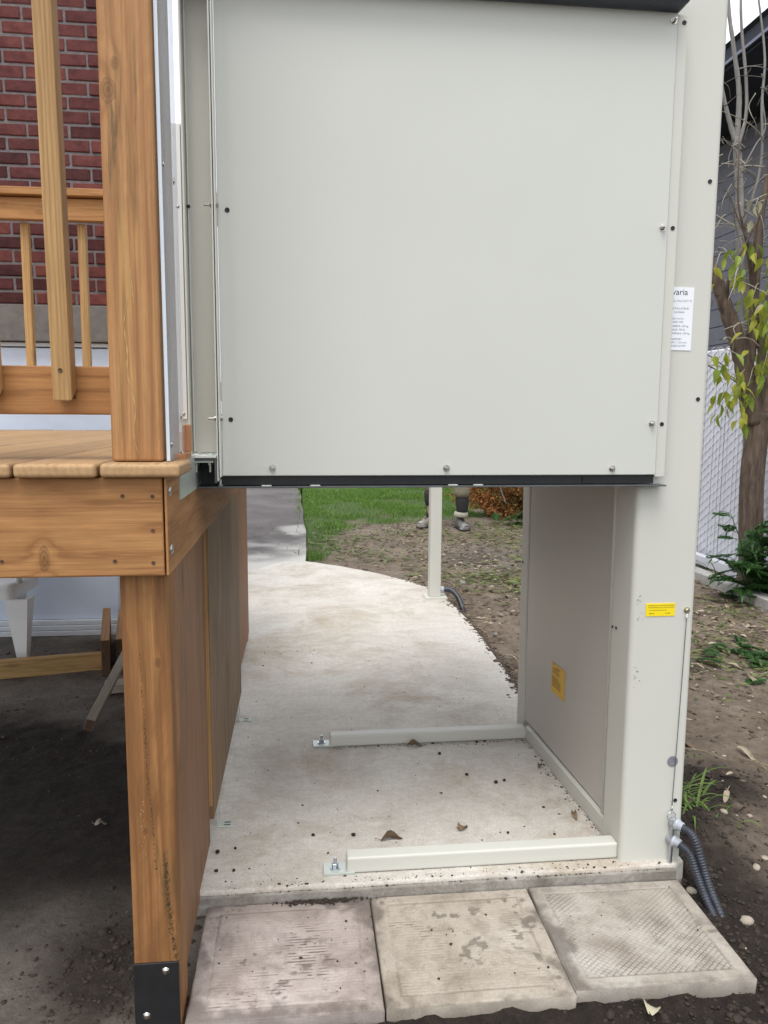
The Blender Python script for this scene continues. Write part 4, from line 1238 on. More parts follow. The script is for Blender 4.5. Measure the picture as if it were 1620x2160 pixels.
for xx in (-1.835, -1.345):
    tube('armrest', smooth_path([(xx, 3.76, 0.34), (xx, 3.75, 0.50), (xx, 3.80, 0.54), (xx, 4.0, 0.54), (xx, 4.15, 0.56)], 5), 0.018, M_white_plastic, chair, 8)

# ------------------------------------------------------------------ loose lumber under the deck
o = board('timber_plank', (-1.75, 3.50, -0.022), (-0.915, 3.66, -0.022), 0.086, 0.038, M_yellow_lumber, None, 0.003)
tag(o, 'long yellowish plank lying on edge under the deck', 'plank')
def end_cap(o, half_t, half_w, length):
    e = mesh_from([(-length / 2 - 0.0006, -half_t, -half_w), (-length / 2 - 0.0006, half_t, -half_w), (-length / 2 - 0.0006, half_t, half_w), (-length / 2 - 0.0006, -half_t, half_w)], [(0, 1, 2, 3)], 'cut_end')
    c = link('cut_end', e, M_endgrain)
    c.parent = o
for (x0, y0, z0, x1, y1, w, lab) in ((-0.905, 3.55, 0.022, -1.045, 4.16, 0.172, 'upright board with a dark cut end beside the yellowish plank, outer of the pair'),
                                     (-0.850, 3.60, 0.018, -0.960, 4.14, 0.160, 'upright board with a dark cut end hidden against the post, inner of the pair')):
    o = board('timber_plank', (x0, y0, z0), (x1, y1, z0), w, 0.038, M_cedar, None, 0.002)
    end_cap(o, 0.0185, w / 2 - 0.001, math.hypot(x1 - x0, y1 - y0))
    tag(o, lab, 'board')
o = board('weathered_stick', (-0.806, 2.885, -0.026), (-0.800, 3.46, 0.060), 0.050, 0.034, M_old, None, 0.002, (0.35, 0, 1))
end_cap(o, 0.016, 0.024, 0.581)
tag(o, 'whitish weathered stick lying on the soil under the deck', 'stick')
o = board('wood_block', (-0.86, 3.34, -0.040), (-0.66, 3.38, -0.040), 0.036, 0.085, M_old, None, 0.002)
tag(o, 'short grey block under the end of the weathered stick', 'wood block')

# ------------------------------------------------------------------ far handrail post and its hose
fp = thing('handrail_post', 'slim cream steel post bolted to the far edge of the pad', 'post', (0.83, 4.70, 0))
box('shaft', (0.794, 4.672, 0.006), (0.866, 4.744, 1.15), M_paint_col, fp, 0.005, 3)
box('base_plate', (0.768, 4.645, 0.0005), (0.905, 4.775, 0.007), M_paint_col, fp, 0.001)
hs = thing('drain_hose', 'short dark hose curling off the pad by the slim cream post', 'hose', (0.9, 4.75, 0))
hp = smooth_path([(0.868, 4.71, 0.045), (0.93, 4.70, 0.045), (0.970, 4.66, 0.012), (0.99, 4.60, -0.045), (1.0, 4.56, -0.10)], 10)
tube('hose_body', hp, [0.0155 + 0.0015 * (i % 2) for i in range(len(hp))], M_conduit, hs, 10)
lathe('hose_collar', [(0, 0.022), (0.022, 0.022), (0.024, 0.018)], (0.867, 4.71, 0.045), (1, 0, 0), M_fitting, hs, 14)

# ------------------------------------------------------------------ black conduits at the foot of the tower
def conduit(pts, label, fit_p, fit_d):
    t = thing('conduit', label, 'conduit', pts[-1])
    path = smooth_path(pts, 34)
    rad = [0.0102 + 0.0011 * math.cos(2 * math.pi * i / 4.0) for i in range(len(path))]
    tube('jacket', path, rad, M_conduit, t, 12)
    f = lathe('fitting', [(0, 0.0125), (0.014, 0.0125), (0.015, 0.016), (0.021, 0.016), (0.022, 0.0128), (0.034, 0.0122)], fit_p, fit_d, M_fitting, t, 14, True)
conduit([(0.962, 1.760, 0.103), (0.980, 1.735, 0.090), (0.995, 1.715, 0.035), (1.004, 1.690, -0.015), (1.011, 1.645, -0.060), (1.017, 1.595, -0.11)],
        'upper black ribbed conduit curving from the tower foot into the soil', (0.945, 1.786, 0.107), (0.5, -0.72, -0.12))
conduit([(0.958, 1.755, 0.058), (0.972, 1.730, 0.045), (0.982, 1.705, 0.0), (0.989, 1.670, -0.042), (0.995, 1.625, -0.078), (1.0, 1.58, -0.13)],
        'lower black ribbed conduit leaving the tower foot nearest the pad', (0.940, 1.786, 0.062), (0.5, -0.72, -0.12))

# ------------------------------------------------------------------ fence, kerb, neighbour's house
fence = thing('slatted_fence', 'white slatted chain link fence along the yard edge', 'fence', (3.3, 6.5, -0.06))
FX, F0, F1, FP = 3.32, 3.2, 10.0, 0.052
slat = box_mesh(0.006, 0.0465, 1.72, 0.002, 1, 'slat'); slat.materials.append(M_vinyl)
for v in slat.vertices:
    if v.co.z > 0.8: v.co.z -= abs(v.co.y) * 0.9
n_s = int((F1 - F0) / FP)
for i in range(n_s):
    link('slat', slat, None, fence, (FX + random.uniform(-0.002, 0.002), F0 + i * FP, 0.825 + random.uniform(-0.006, 0.006)), (0, 0, R(random.uniform(-3, 3))))
parts = []
zlo, zhi = -0.02, 1.70
def wire(y0, z0, y1, z1, xo):
    V, Fc = tube_arrays([(FX - xo, y0, z0), (FX - xo, y1, z1)], 0.0019, 4, False)
    parts.append((V, Fc))
# wires climb on a slant across the face of the slats, dipping into each gap
zz = zlo - 0.62 * (F1 - F0)
while zz < zhi:
    seg = []
    for i in range(n_s):
        ya_ = F1 - i * FP - 0.026
        z0_ = zz + (F1 - ya_) * 0.62
        if zlo < z0_ < zhi:
            seg += [(FX - 0.0075, ya_ + 0.017, z0_ - 0.010), (FX - 0.0095, ya_, z0_), (FX - 0.0075, ya_ - 0.017, z0_ + 0.010), (FX + 0.002, ya_ - 0.026, z0_ + 0.016)]
    if len(seg) > 4:
        parts.append(tube_arrays(seg, 0.0030, 3, False))
    zz += 0.069
tag(link('chain_link_mesh', mesh_from(*join_arrays(parts), 'chain_link_mesh'), M_wire, fence), kind='stuff')
for y in (3.2, 5.6 + 1.2, 10.0):
    lathe('fence_post', [(0, 0.028), (1.85, 0.028), (1.87, 0.018)], (FX + 0.045, y, -0.06), (0, 0, 1), M_vinyl, fence, 12)
tube('top_rail', [(FX + 0.03, F0, 1.66), (FX + 0.03, F1, 1.66)], 0.018, M_vinyl, fence, 10)
box('bottom_rail', (3.18, 3.3, -0.045), (3.24, 9.5, 0.035), M_vinyl, fence, 0.006)
kb = thing('garden_kerb', 'long low pale kerb running along the white fence', 'kerb', (2.95, 5.5, -0.06))
for i, (y0, y1) in enumerate(((3.2, 4.55), (4.556, 6.3), (6.306, 8.2))):
    box('kerb_stone', (2.88, y0, -0.12), (2.985, y1, 0.012), M_curb, kb, 0.008)

nh = thing('neighbour_house', 'dark roofed neighbour house clad in grey violet siding beyond the fence', 'house', (8, 9, 0))
box('wall', (4.85, 2.0, -0.1), (9.5, 16.0, 4.30), M_roof, nh)
sid = None
for i in range(15):
    z = 1.25 + 0.205 * i
    b = board('siding_board', (4.833, 2.0, z), (4.833, 16.0, z), 0.196, 0.016, M_siding, nh, 0.002)
    b.rotation_euler.rotate_axis('X', R(-2.0))
def wedge(name, pts, mat, parent, y0, y1):
    n = len(pts)
    V = [(x, y0, z) for x, z in pts] + [(x, y1, z) for x, z in pts]
    Fc = [tuple(range(n - 1, -1, -1)), tuple(range(n, 2 * n))] + [(i, (i + 1) % n, n + (i + 1) % n, n + i) for i in range(n)]
    me = mesh_from(V, Fc, name)
    bm = bmesh.new(); bm.from_mesh(me); bmesh.ops.recalc_face_normals(bm, faces=bm.faces); bm.to_mesh(me); bm.free()
    return link(name, me, mat, parent)
wedge('soffit', [(3.93, 4.31), (4.84, 4.31), (4.84, 4.34), (3.93, 4.34)], M_roof, nh, 1.6, 16.4)
wedge('fascia', [(3.90, 4.33), (3.925, 4.33), (3.925, 4.49), (3.90, 4.49)], M_roof, nh, 1.6, 16.4)
wedge('gutter_edge', [(3.888, 4.335), (3.898, 4.335), (3.898, 4.362), (3.888, 4.362)], M_gutter, nh, 1.6, 16.4)
wedge('roof', [(3.86, 4.495), (7.2, 6.3), (10.5, 4.495), (10.5, 4.46), (7.2, 6.25), (3.93, 4.46)], M_roof, nh, 1.5, 16.5)

# ------------------------------------------------------------------ trees
def leaf_mesh(L=0.1, W=0.05, fold=0.35, droop=0.25):
    V, Fc = [], []
    prof = [(0, 0.05), (0.18, 0.62), (0.42, 1.0), (0.68, 0.72), (0.88, 0.30), (1.0, 0.0)]
    for t, w in prof:
        z = -droop * L * t * t
        V += [(t * L, -w * W / 2, z + fold * w * W / 2), (t * L, 0, z), (t * L, w * W / 2, z + fold * w * W / 2)]
    for i in range(len(prof) - 1):
        a = i * 3
        Fc += [(a, a + 1, a + 4, a + 3), (a + 1, a + 2, a + 5, a + 4)]
    return mesh_from(V, Fc, 'leaf')
leaf_meshes = []
for mat, L, W in ((M_leaf, 0.088, 0.042), (M_leaf, 0.070, 0.036), (M_leafg, 0.094, 0.044), (M_leafd, 0.072, 0.038)):
    m_ = leaf_mesh(L, W, 0.45, 0.5); m_.materials.append(mat); leaf_meshes.append(m_)

tree = thing('leafy_tree', 'brown barked tree with sparse yellow green leaves against the white fence', 'tree', (3.1, 4.95, -0.06))
tp = smooth_path([(3.105, 4.95, -0.12), (3.10, 4.95, 0.13), (3.075, 4.95, 0.45), (3.065, 4.95, 0.76), (3.078, 4.95, 1.02), (3.085, 4.95, 1.17)], 6)
tube('trunk', tp, [0.084 - 0.012 * (i / len(tp)) + 0.025 * max(0, 1 - i / 6) + 0.012 * max(0, (i - len(tp) + 8) / 8) for i in range(len(tp))], M_bark, tree, 18)
def limb(pts, r0, r1, mat=M_bark, n=10, name='limb', parent=None):
    p = smooth_path(pts, 6)
    return tube(name, p, [(r0 + (r1 - r0) * i / (len(p) - 1)) * (1 + 0.06 * math.sin(i * 2.3)) for i in range(len(p))], mat, parent or tree, n)
limb([(3.06, 4.95, 1.10), (3.00, 4.95, 1.30), (2.955, 4.95, 1.48), (2.889, 4.95, 1.66), (2.81, 4.95, 1.84), (2.738, 4.95, 2.01), (2.66, 4.95, 2.18), (2.56, 4.97, 2.50), (2.50, 5.0, 2.95), (2.46, 5.02, 3.4)], 0.075, 0.010)
limb([(3.11, 4.95, 1.12), (3.14, 4.96, 1.34), (3.19, 4.98, 1.58), (3.28, 5.0, 1.95), (3.36, 5.05, 2.6), (3.40, 5.06, 3.2), (3.50, 5.08, 3.9)], 0.085, 0.010)
limb([(2.965, 4.95, 1.45), (2.995, 4.96, 1.62), (3.01, 4.96, 1.78), (3.005, 4.97, 1.95), (3.02, 4.98, 2.20), (3.04, 5.0, 2.5), (3.10, 5.02, 2.9), (3.13, 5.04, 3.4)], 0.05, 0.008, name='limb')
limb([(3.01, 4.93, 1.30), (3.06, 4.92, 1.48), (3.05, 4.92, 1.62), (3.03, 4.92, 1.75), (3.08, 4.90, 2.0), (3.12, 4.90, 2.4)], 0.04, 0.006)
twig_ends = []
for i in range(95):
    z0 = random.uniform(1.30, 3.0)
    x0 = random.uniform(2.70, 3.25); y0 = 4.95 + random.uniform(-0.12, 0.25)
    an = random.uniform(0, 2 * math.pi)
    L = random.uniform(0.18, 0.5)
    pts = [(x0, y0, z0)]
    dx_, dy_, dz_ = math.cos(an), math.sin(an) * 0.6 - 0.25, random.uniform(-0.2, 0.9)
    for s in range(4):
        dz_ -= random.uniform(0.05, 0.42)
        dx_ += random.uniform(-0.4, 0.4)
        q = pts[-1]
        pts.append((q[0] + dx_ * L / 4, q[1] + dy_ * L / 4, q[2] + dz_ * L / 4))
    limb(pts, random.uniform(0.003, 0.0055), 0.0014, random.choice([M_twig, M_vine, M_vine]), 5, 'twig')
    twig_ends.append(pts)
for pts in ([(2.72, 4.85, 2.55), (2.80, 4.85, 2.38), (2.88, 4.86, 2.25), (2.93, 4.9, 2.14), (2.985, 4.94, 1.98), (3.005, 4.96, 1.86)], [(3.02, 4.82, 2.75), (2.94, 4.82, 2.48), (2.84, 4.82, 2.25), (2.76, 4.86, 2.05), (2.80, 4.92, 1.90), (2.83, 4.95, 1.80)],
            [(3.10, 4.85, 3.0), (3.0, 4.85, 2.6), (2.93, 4.85, 2.42), (2.93, 4.88, 2.20), (2.99, 4.94, 2.02), (3.01, 4.97, 1.92)], [(2.76, 4.84, 2.9), (2.78, 4.84, 2.5), (2.86, 4.87, 2.30), (2.95, 4.93, 2.05), (3.0, 4.96, 1.90)]):
    limb(pts, 0.004, 0.012, M_bark, 7, 'branch')
clusters = [(2.674, 1.50, 6), (2.72, 1.29, 9), (2.795, 1.14, 7), (2.908, 1.384, 10), (2.951, 1.684, 9), (2.902, 1.92, 8), (2.822, 2.151, 7), (2.613, 2.10, 4),
            (2.739, 1.975, 5), (2.94, 1.832, 8), (2.797, 1.353, 9), (3.00, 2.15, 9), (3.02, 1.50, 9), (2.85, 2.45, 3), (2.95, 2.8, 3), (3.02, 3.2, 3), (2.90, 3.7, 2)]
for cx_, cz, n_ in clusters:
    cy_ = 4.75 + random.uniform(-0.06, 0.08)
    for _ in range(int(n_ * 1.35)):
        kk = random.choice((0, 0, 1, 2, 2)) if cz < 2.3 else 3
        if random.random() < 0.07: kk = 3
        link('leaf', leaf_meshes[kk], None, tree, (cx_ + random.gauss(0, 0.062), cy_ + random.gauss(0, 0.06), cz + random.gauss(0, 0.068)),
             (random.uniform(-0.6, 0.6), random.uniform(0.35, 1.35), random.uniform(0, 2 * math.pi)))
    limb([(cx_ + 0.12, cy_ + 0.15, cz + 0.10), (cx_ + 0.04, cy_ + 0.05, cz + 0.07), (cx_, cy_, cz + 0.02), (cx_ - 0.03, cy_ - 0.02, cz - 0.05)], 0.0035, 0.0014, M_vine, 5, 'twig')

sap = thing('bare_sapling', 'pale grey bare sapling rising behind the leafy tree', 'tree', (3.06, 5.12, -0.06))
limb([(3.22, 5.22, -0.1), (3.17, 5.20, 1.0), (3.07, 5.14, 1.75), (2.97, 5.12, 2.35), (2.945, 5.12, 2.65), (2.90, 5.12, 2.99)], 0.036, 0.026, M_pale_bark, 12, 'trunk', sap)
limb([(2.90, 5.12, 2.97), (2.905, 5.12, 3.12), (2.895, 5.12, 3.30), (2.84, 5.12, 3.56), (2.785, 5.12, 3.85), (2.76, 5.12, 4.4)], 0.020, 0.009, M_pale_bark, 10, 'limb', sap)
limb([(2.895, 5.12, 2.96), (2.84, 5.12, 3.10), (2.79, 5.12, 3.25), (2.73, 5.12, 3.5)], 0.017, 0.009, M_pale_bark, 10, 'limb', sap)
limb([(2.905, 5.10, 2.93), (2.945, 5.10, 3.12), (2.93, 5.10, 3.35), (2.875, 5.10, 3.68), (2.855, 5.1, 3.95), (2.84, 5.1, 4.4)], 0.013, 0.007, M_pale_bark, 8, 'limb', sap)
limb([(2.97, 5.10, 2.40), (3.06, 5.08, 2.80), (3.04, 5.08, 3.2), (3.05, 5.1, 3.5), (2.97, 5.1, 3.9)], 0.012, 0.006, M_pale_bark, 8, 'limb', sap)
limb([(2.93, 5.10, 2.75), (3.0, 5.06, 2.92), (3.05, 5.04, 3.02), (3.02, 5.04, 3.2)], 0.007, 0.003, M_pale_bark, 6, 'limb', sap)
for i in range(34):
    x0, z0 = random.uniform(2.75, 3.05), random.uniform(2.2, 3.5)
    an = random.uniform(0, 2 * math.pi)
    pts = [(x0, 5.08 + random.uniform(-.05, .05), z0)]
    dx_, dz_ = math.cos(an), math.sin(an)
    L = random.uniform(0.12, 0.38)
    for s in range(4):
        an += random.uniform(-0.8, 0.8)
        q = pts[-1]
        pts.append((q[0] + math.cos(an) * L / 4, q[1] + random.uniform(-0.03, 0.03), q[2] + math.sin(an) * L / 4))
    limb(pts, random.uniform(0.0022, 0.0042), 0.0011, random.choice([M_vine, M_pale_bark, M_twig]), 5, 'twig', sap)

# feathery green plant at the foot of the tree
plant = thing('feathery_plant', 'bushy dark green plant with divided leaves at the tree foot', 'plant', (2.92, 4.65, -0.06))
def pinnate(L=0.22):
    parts = []
    for i in range(7):
        t = 0.22 + 0.78 * i / 6
        wl = L * 0.42 * math.sin(math.pi * min(0.97, t * 0.80 + 0.12)) + 0.012
        for s in (-1, 1):
            a = R(52 - 22 * t) * s
            d = Vector((math.cos(a), math.sin(a), 0)); nn = Vector((-d.y, d.x, 0))
            p = Vector((t * L * 0.9, 0, -0.22 * L * t * t))
            w = wl * 0.17
            tip = p + d * wl + Vector((0, 0, -0.22 * wl))
            m1 = p + d * wl * 0.45 + nn * w + Vector((0, 0, 0.02 * s)) * 0.3; m2 = p + d * wl * 0.45 - nn * w
            parts.append(([p, m2, tip, m1], [(0, 1, 2, 3)]))
            for u in (0.35, 0.65):
                for s2 in (-1, 1):
                    q = p + d * wl * u
                    dd = (d + nn * s2 * 0.9).normalized()
                    e = q + dd * wl * 0.34
                    n2 = Vector((-dd.y, dd.x, 0)) * wl * 0.07
                    parts.append(([q, q + dd * wl * .18 - n2, e + Vector((0, 0, -0.1 * wl)), q + dd * wl * .18 + n2], [(0, 1, 2, 3)]))
    tipb = Vector((L * 0.9, 0, -0.2 * L))
    parts.append(([tipb, tipb + Vector((L * .1, -L * .05, -.02)), tipb + Vector((L * .26, 0, -.06 * 1)), tipb + Vector((L * .1, L * .05, -.02))], [(0, 1, 2, 3)]))
    V, Fc = tube_arrays([(0, 0, 0), (L * 0.5, 0, -0.05 * L), (L * 0.9, 0, -0.2 * L)], [0.003, 0.002, 0.001], 4, False)
    parts.append((V, Fc))
    return mesh_from(*join_arrays(parts), 'leaf')
pins = []
for L in (0.15, 0.19, 0.11):
    m_ = pinnate(L); m_.materials.append(M_plant); pins.append(m_)
for i in range(13):
    bx_, by_ = 3.06 + random.gauss(0, 0.08), 4.66 + random.gauss(0, 0.08)
    h_ = random.uniform(0.22, 0.66)
    tx, ty = bx_ + random.gauss(0, 0.08), by_ + random.gauss(0, 0.06)
    limb([(bx_, by_, -0.08), ((bx_ + tx) / 2, (by_ + ty) / 2, h_ * 0.5), (tx, ty, h_ - 0.06)], 0.005, 0.002, M_plant, 6, 'stem', plant)
    for j in range(12):
        t = (j + 0.6) / 12
        link('leaf', random.choice(pins), None, plant, (bx_ + (tx - bx_) * t, by_ + (ty - by_) * t, -0.06 + (h_) * t),
             (random.uniform(-0.3, 0.3), random.uniform(-0.7, 0.35), random.uniform(0, 2 * math.pi)))

# ------------------------------------------------------------------ blades: lawn, tuft, weeds
def blades(X, Y, Z, H, lean, width, seed):
    r = np.random.default_rng(seed)
    n = len(X)
    a = r.uniform(0, 2 * np.pi, n)
    dx_, dy_ = np.cos(a), np.sin(a)
    b = a + np.pi / 2 + r.normal(0, 0.3, n)
    wx, wy = np.cos(b) * width / 2, np.sin(b) * width / 2
    P = np.stack([X, Y, Z], -1)
    out = []
    for t, w in ((0.0, 1.0), (0.55, 0.75), (1.0, 0.06)):
        off = lean * H * t * t
        c = P + np.stack([dx_ * off, dy_ * off, H * t * (1 - 0.32 * np.clip(lean, 0, 2) * t)], -1)
        s = np.stack([wx * w, wy * w, np.zeros(n)], -1)
        out += [c - s, c + s]
    V = np.stack(out, 1).reshape(-1, 3)
    o = np.arange(n)[:, None] * 6
    q = np.concatenate([o + np.array([[0, 1, 3, 2]]), o + np.array([[2, 3, 5, 4]])])
    return V, q
N = 150000
X = rng.uniform(-0.25, 3.6, N); Y = 6.3 + rng.power(1.6, N) * 0 + rng.uniform(0, 1, N) ** 1.15 * 8.2
_, _, gr_, lw_ = ground_fields(X[None], Y[None])
keep = rng.uniform(0, 1, N) < np.clip(lw_[0] ** 1.2 + 0.015, 0, 1) * np.where(Y > 12.8, 0.6, 1)
keep &= rng.uniform(0, 1, N) < np.clip(ss(0.34, 0.50, fbm(X, Y, 1.7, 4, 55)) + 0.12, 0, 1)
keep &= X > (-0.09 + 0.05 * np.sin(Y * 5.3) + 0.04 * np.sin(Y * 13.1) - 0.012 * (Y - 6.5) + 0.03 * rng.normal(0, 1, N))
X, Y = X[keep], Y[keep]
Z = ground_fields(X[None], Y[None])[0][0]
Z = np.where(Z < -0.11, -0.022, Z)
Hh = rng.uniform(0.02, 0.075, len(X))
V, q = blades(X, Y, Z - 0.004, Hh, rng.uniform(0.2, 1.1, len(X)), rng.uniform(0.003, 0.0065, len(X)), 1)
tag(link('lawn_grass', mesh_np(V, q, 'lawn_grass'), M_grass), 'green lawn grass beyond the bare soil behind the lift', 'grass', None, 'stuff')

# clump of long blades beside the tower
def big_blade(p, a, L, W, rise, sag):
    V = []
    for t in np.linspace(0, 1, 7):
        w = W * (0.55 + 0.9 * t) * (1 - t) ** 0.6 if t < 1 else 0.0003
        r_ = L * t
        z = rise * L * t - sag * L * t * t
        c = Vector((p[0] + math.cos(a) * r_ * 0.8, p[1] + math.sin(a) * r_ * 0.8, p[2] + z))
        n_ = Vector((-math.sin(a), math.cos(a), 0)) * w / 2
        V += [c - n_, c + Vector((0, 0, -w * 0.25)), c + n_]
    Fc = []
    for i in range(6):
        b = i * 3
        Fc += [(b, b + 1, b + 4, b + 3), (b + 1, b + 2, b + 5, b + 4)]
    return V, Fc
parts = []
for i in range(90):
    p = (1.165 + random.gauss(0, 0.040), 2.20 + random.gauss(0, 0.09), -0.060)
    parts.append(big_blade(p, random.uniform(-2.4, 0.9), random.uniform(0.07, 0.19), random.uniform(0.007, 0.013), random.uniform(0.6, 1.3), random.uniform(0.55, 1.2)))
tag(link('grass_tuft', mesh_from(*join_arrays(parts), 'grass_tuft'), M_tuft, smooth=True), 'clump of long green grass blades at the right side of the tower', 'grass clump')
parts = []
for i in range(16):
    p = (3.10 + random.gauss(0, 0.02), 5.45 + random.gauss(0, 0.10), -0.05)
    parts.append(big_blade(p, random.uniform(2.2, 4.0), random.uniform(0.2, 0.42), 0.010, random.uniform(0.6, 1.2), random.uniform(0.5, 1.0)))
tag(link('grass_tuft', mesh_from(*join_arrays(parts), 'grass_tuft'), M_plant, smooth=True), 'arching dark green blades at the fence base behind the kerb', 'grass clump')

def lying(cxs, n, spread, size, seed):
    r = random.Random(seed)
    parts = []
    for cx_, cy_, w in cxs:
        for _ in range(int(n * w)):
            x, y = cx_ + r.gauss(0, spread * 1.2), cy_ + r.gauss(0, spread)
            z = gz(x, y) + r.uniform(0.003, 0.022)
            a = r.uniform(0, 2 * math.pi); L = r.uniform(0.4, 1.0) * size; W = L * r.uniform(0.10, 0.34)
            d = Vector((math.cos(a), math.sin(a), r.uniform(-0.12, 0.22))); n_ = Vector((-d.y, d.x, r.uniform(-0.3, 0.3)))
            p = Vector((x, y, z))
            parts.append(([p, p + d * L * .4 - n_ * W / 2 + Vector((0, 0, .006)), p + d * L, p + d * L * .45 + n_ * W / 2], [(0, 1, 2, 3)]))
    return join_arrays(parts)
wd = lying([(2.15, 3.55, 1.4), (2.40, 3.40, 1.2), (2.30, 3.95, 0.8), (2.66, 4.55, 0.9), (1.75, 3.35, 0.5), (2.75, 4.2, 0.8), (2.0, 3.0, 0.2)], 85, 0.14, 0.085, 3)
tag(link('cut_weeds', mesh_from(*wd, 'cut_weeds'), M_weed), 'wilted cut weeds lying on the soil right of the tower', 'weeds', None, 'stuff')
wf = lying([(1.55, 5.35, 2.0), (1.75, 5.6, 1.4), (1.12, 5.55, 1.5), (1.45, 5.05, .6), (2.1, 6.9, 1.5), (1.9, 6.2, .8), (2.3, 8.0, 2.2), (2.1, 7.4, 1.6), (1.1, 7.6, 1), (0.5, 6.6, .8), (0.8, 6.2, .5), (0.35, 7.2, 1.2), (1.5, 7.4, .8), (2.5, 7.4, 1.5)], 95, 0.20, 0.11, 5)
tag(link('trampled_weeds', mesh_from(*wf, 'trampled_weeds'), M_weed), 'trampled weeds and clippings on the mud behind the lift', 'weeds', None, 'stuff')

# ------------------------------------------------------------------ soil clods, stones, leaf litter
ico = bmesh.new(); bmesh.ops.create_icosphere(ico, subdivisions=1, radius=1.0)
ico.verts.ensure_lookup_table()
IV = np.array([v.co[:] for v in ico.verts]); IF = np.array([[v.index for v in f.verts] for f in ico.faces]); ico.free()
def lumps(X, Y, Z, Sz, seed, flat=0.7):
    r = np.random.default_rng(seed)
    n = len(X); m = len(IV)
    J = IV[None] * (1 + r.uniform(-0.38, 0.38, (n, m, 1)))
    sc = np.stack([r.uniform(0.7, 1.35, n), r.uniform(0.7, 1.35, n), r.uniform(0.5, 1.0, n) * flat], -1)
    J = J * sc[:, None] * Sz[:, None, None]
    a = r.uniform(0, 2 * np.pi, n); c, s = np.cos(a), np.sin(a)
    Jx = J[..., 0] * c[:, None] - J[..., 1] * s[:, None]; Jy = J[..., 0] * s[:, None] + J[..., 1] * c[:, None]
    V = np.stack([Jx + X[:, None], Jy + Y[:, None], J[..., 2] + Z[:, None]], -1).reshape(-1, 3)
    q = (IF[None] + (np.arange(n) * m)[:, None, None]).reshape(-1, 3)
    return mesh_np(V, q, 'lumps')
def on_soil(n, xr, yr, seed, maskf=None):
    r = np.random.default_rng(seed)
    X = r.uniform(*xr, n); Y = r.uniform(*yr, n)
    h, d, g, l = ground_fields(X[None], Y[None])
    ok = h[0] > -0.115
    if maskf is not None: ok &= r.uniform(0, 1, n) < maskf(X, Y, d[0], g[0], l[0])
    return X[ok], Y[ok], h[0][ok]
X, Y, Z = on_soil(16000, (0.6, 1.8), (1.15, 3.0), 5, lambda x, y, d, g, l: np.clip(d, 0.04, 1) * 0.8)
Sz = np.random.default_rng(1).gamma(1.4, 0.0020, len(X)) + 0.0012
tag(link('soil_crumbs', lumps(X, Y, Z, np.clip(Sz, 0, 0.011), 2), M_clod), 'dark crumbly soil clods around the pavers and conduits', 'soil', None, 'stuff')
X, Y, Z = on_soil(3000, (-0.75, -0.22), (1.25, 1.9), 15, lambda x, y, d, g, l: 0.04 + 0.9 * np.exp(-((x + .42) ** 2 + (y - 1.58) ** 2 * .6) / 0.012))
Sz = np.random.default_rng(2).gamma(1.3, 0.0019, len(X)) + 0.0015
tag(link('soil_crumbs', lumps(X, Y, Z, np.clip(Sz, 0, 0.02), 3), M_clod), 'dark soil crumbs heaped at the foot of the wooden post', 'soil', None, 'stuff')
X, Y, Z = on_soil(2500, (-1.7, -0.4), (1.9, 4.1), 16, lambda x, y, d, g, l: np.where((y < 2.55), 0.03, 0.32))
Sz = np.random.default_rng(3).gamma(1.2, 0.0022, len(X)) + 0.0015
tag(link('soil_crumbs', lumps(X, Y, Z, np.clip(Sz, 0, 0.016), 4), M_crumb), 'soil crumbs scattered on the ground under the deck', 'soil', None, 'stuff')
X, Y, Z = on_soil(5200, (0.95, 3.2), (2.1, 8.5), 6, lambda x, y, d, g, l: (1 - l) * 0.75)
Sz = np.random.default_rng(4).gamma(1.5, 0.0042, len(X)) + 0.002
tag(link('soil_lumps', lumps(X, Y, Z, np.clip(Sz, 0, 0.026), 7), M_clodl), 'brown soil lumps over the yard right of and behind the lift', 'soil', None, 'stuff')
X, Y, Z = on_soil(1400, (0.0, 1.6), (4.4, 8.5), 61, lambda x, y, d, g, l: (1 - l) * 0.8)
Sz = np.random.default_rng(14).gamma(1.5, 0.005, len(X)) + 0.003
tag(link('soil_lumps', lumps(X, Y, Z, np.clip(Sz, 0, 0.03), 17), M_clodl), 'brown soil lumps on the mud past the slim cream post', 'soil', None, 'stuff')
X, Y, Z = on_soil(300, (0.97, 3.0), (1.3, 5.5), 8)
Sz = np.random.default_rng(6).gamma(1.6, 0.0042, len(X)) + 0.0025
tag(link('pebbles', lumps(X, Y, Z, np.clip(Sz, 0, 0.02), 9, 0.55), M_stone), 'small pale pebbles strewn through the yard soil', 'pebbles', None, 'stuff')
re_ = np.random.default_rng(77)
ty_ = re_.uniform(2.8, 5.3, 900); tx_ = np.interp(ty_, [2.78, 3.05, 3.38, 3.9, 4.33, 4.72, 4.96, 5.24, 5.53], [0.885, 0.905, 0.925, 0.93, 0.922, 0.905, 0.85, 0.70, 0.493]) + re_.normal(0.012, 0.022, 900)
tz_ = np.where(tx_ < np.interp(ty_, [2.78, 3.05, 3.38, 3.9, 4.33, 4.72, 4.96, 5.24, 5.53], [0.885, 0.905, 0.925, 0.93, 0.922, 0.905, 0.85, 0.70, 0.493]), 0.0, -0.03)
tag(link('edge_soil', lumps(tx_, ty_, tz_, np.clip(re_.gamma(1.2, 0.0035, 900) + 0.0015, 0, 0.018), 78, 0.6), M_clodl), 'brown soil washed up along the curved edge of the pad', 'soil', None, 'stuff')
parts = []
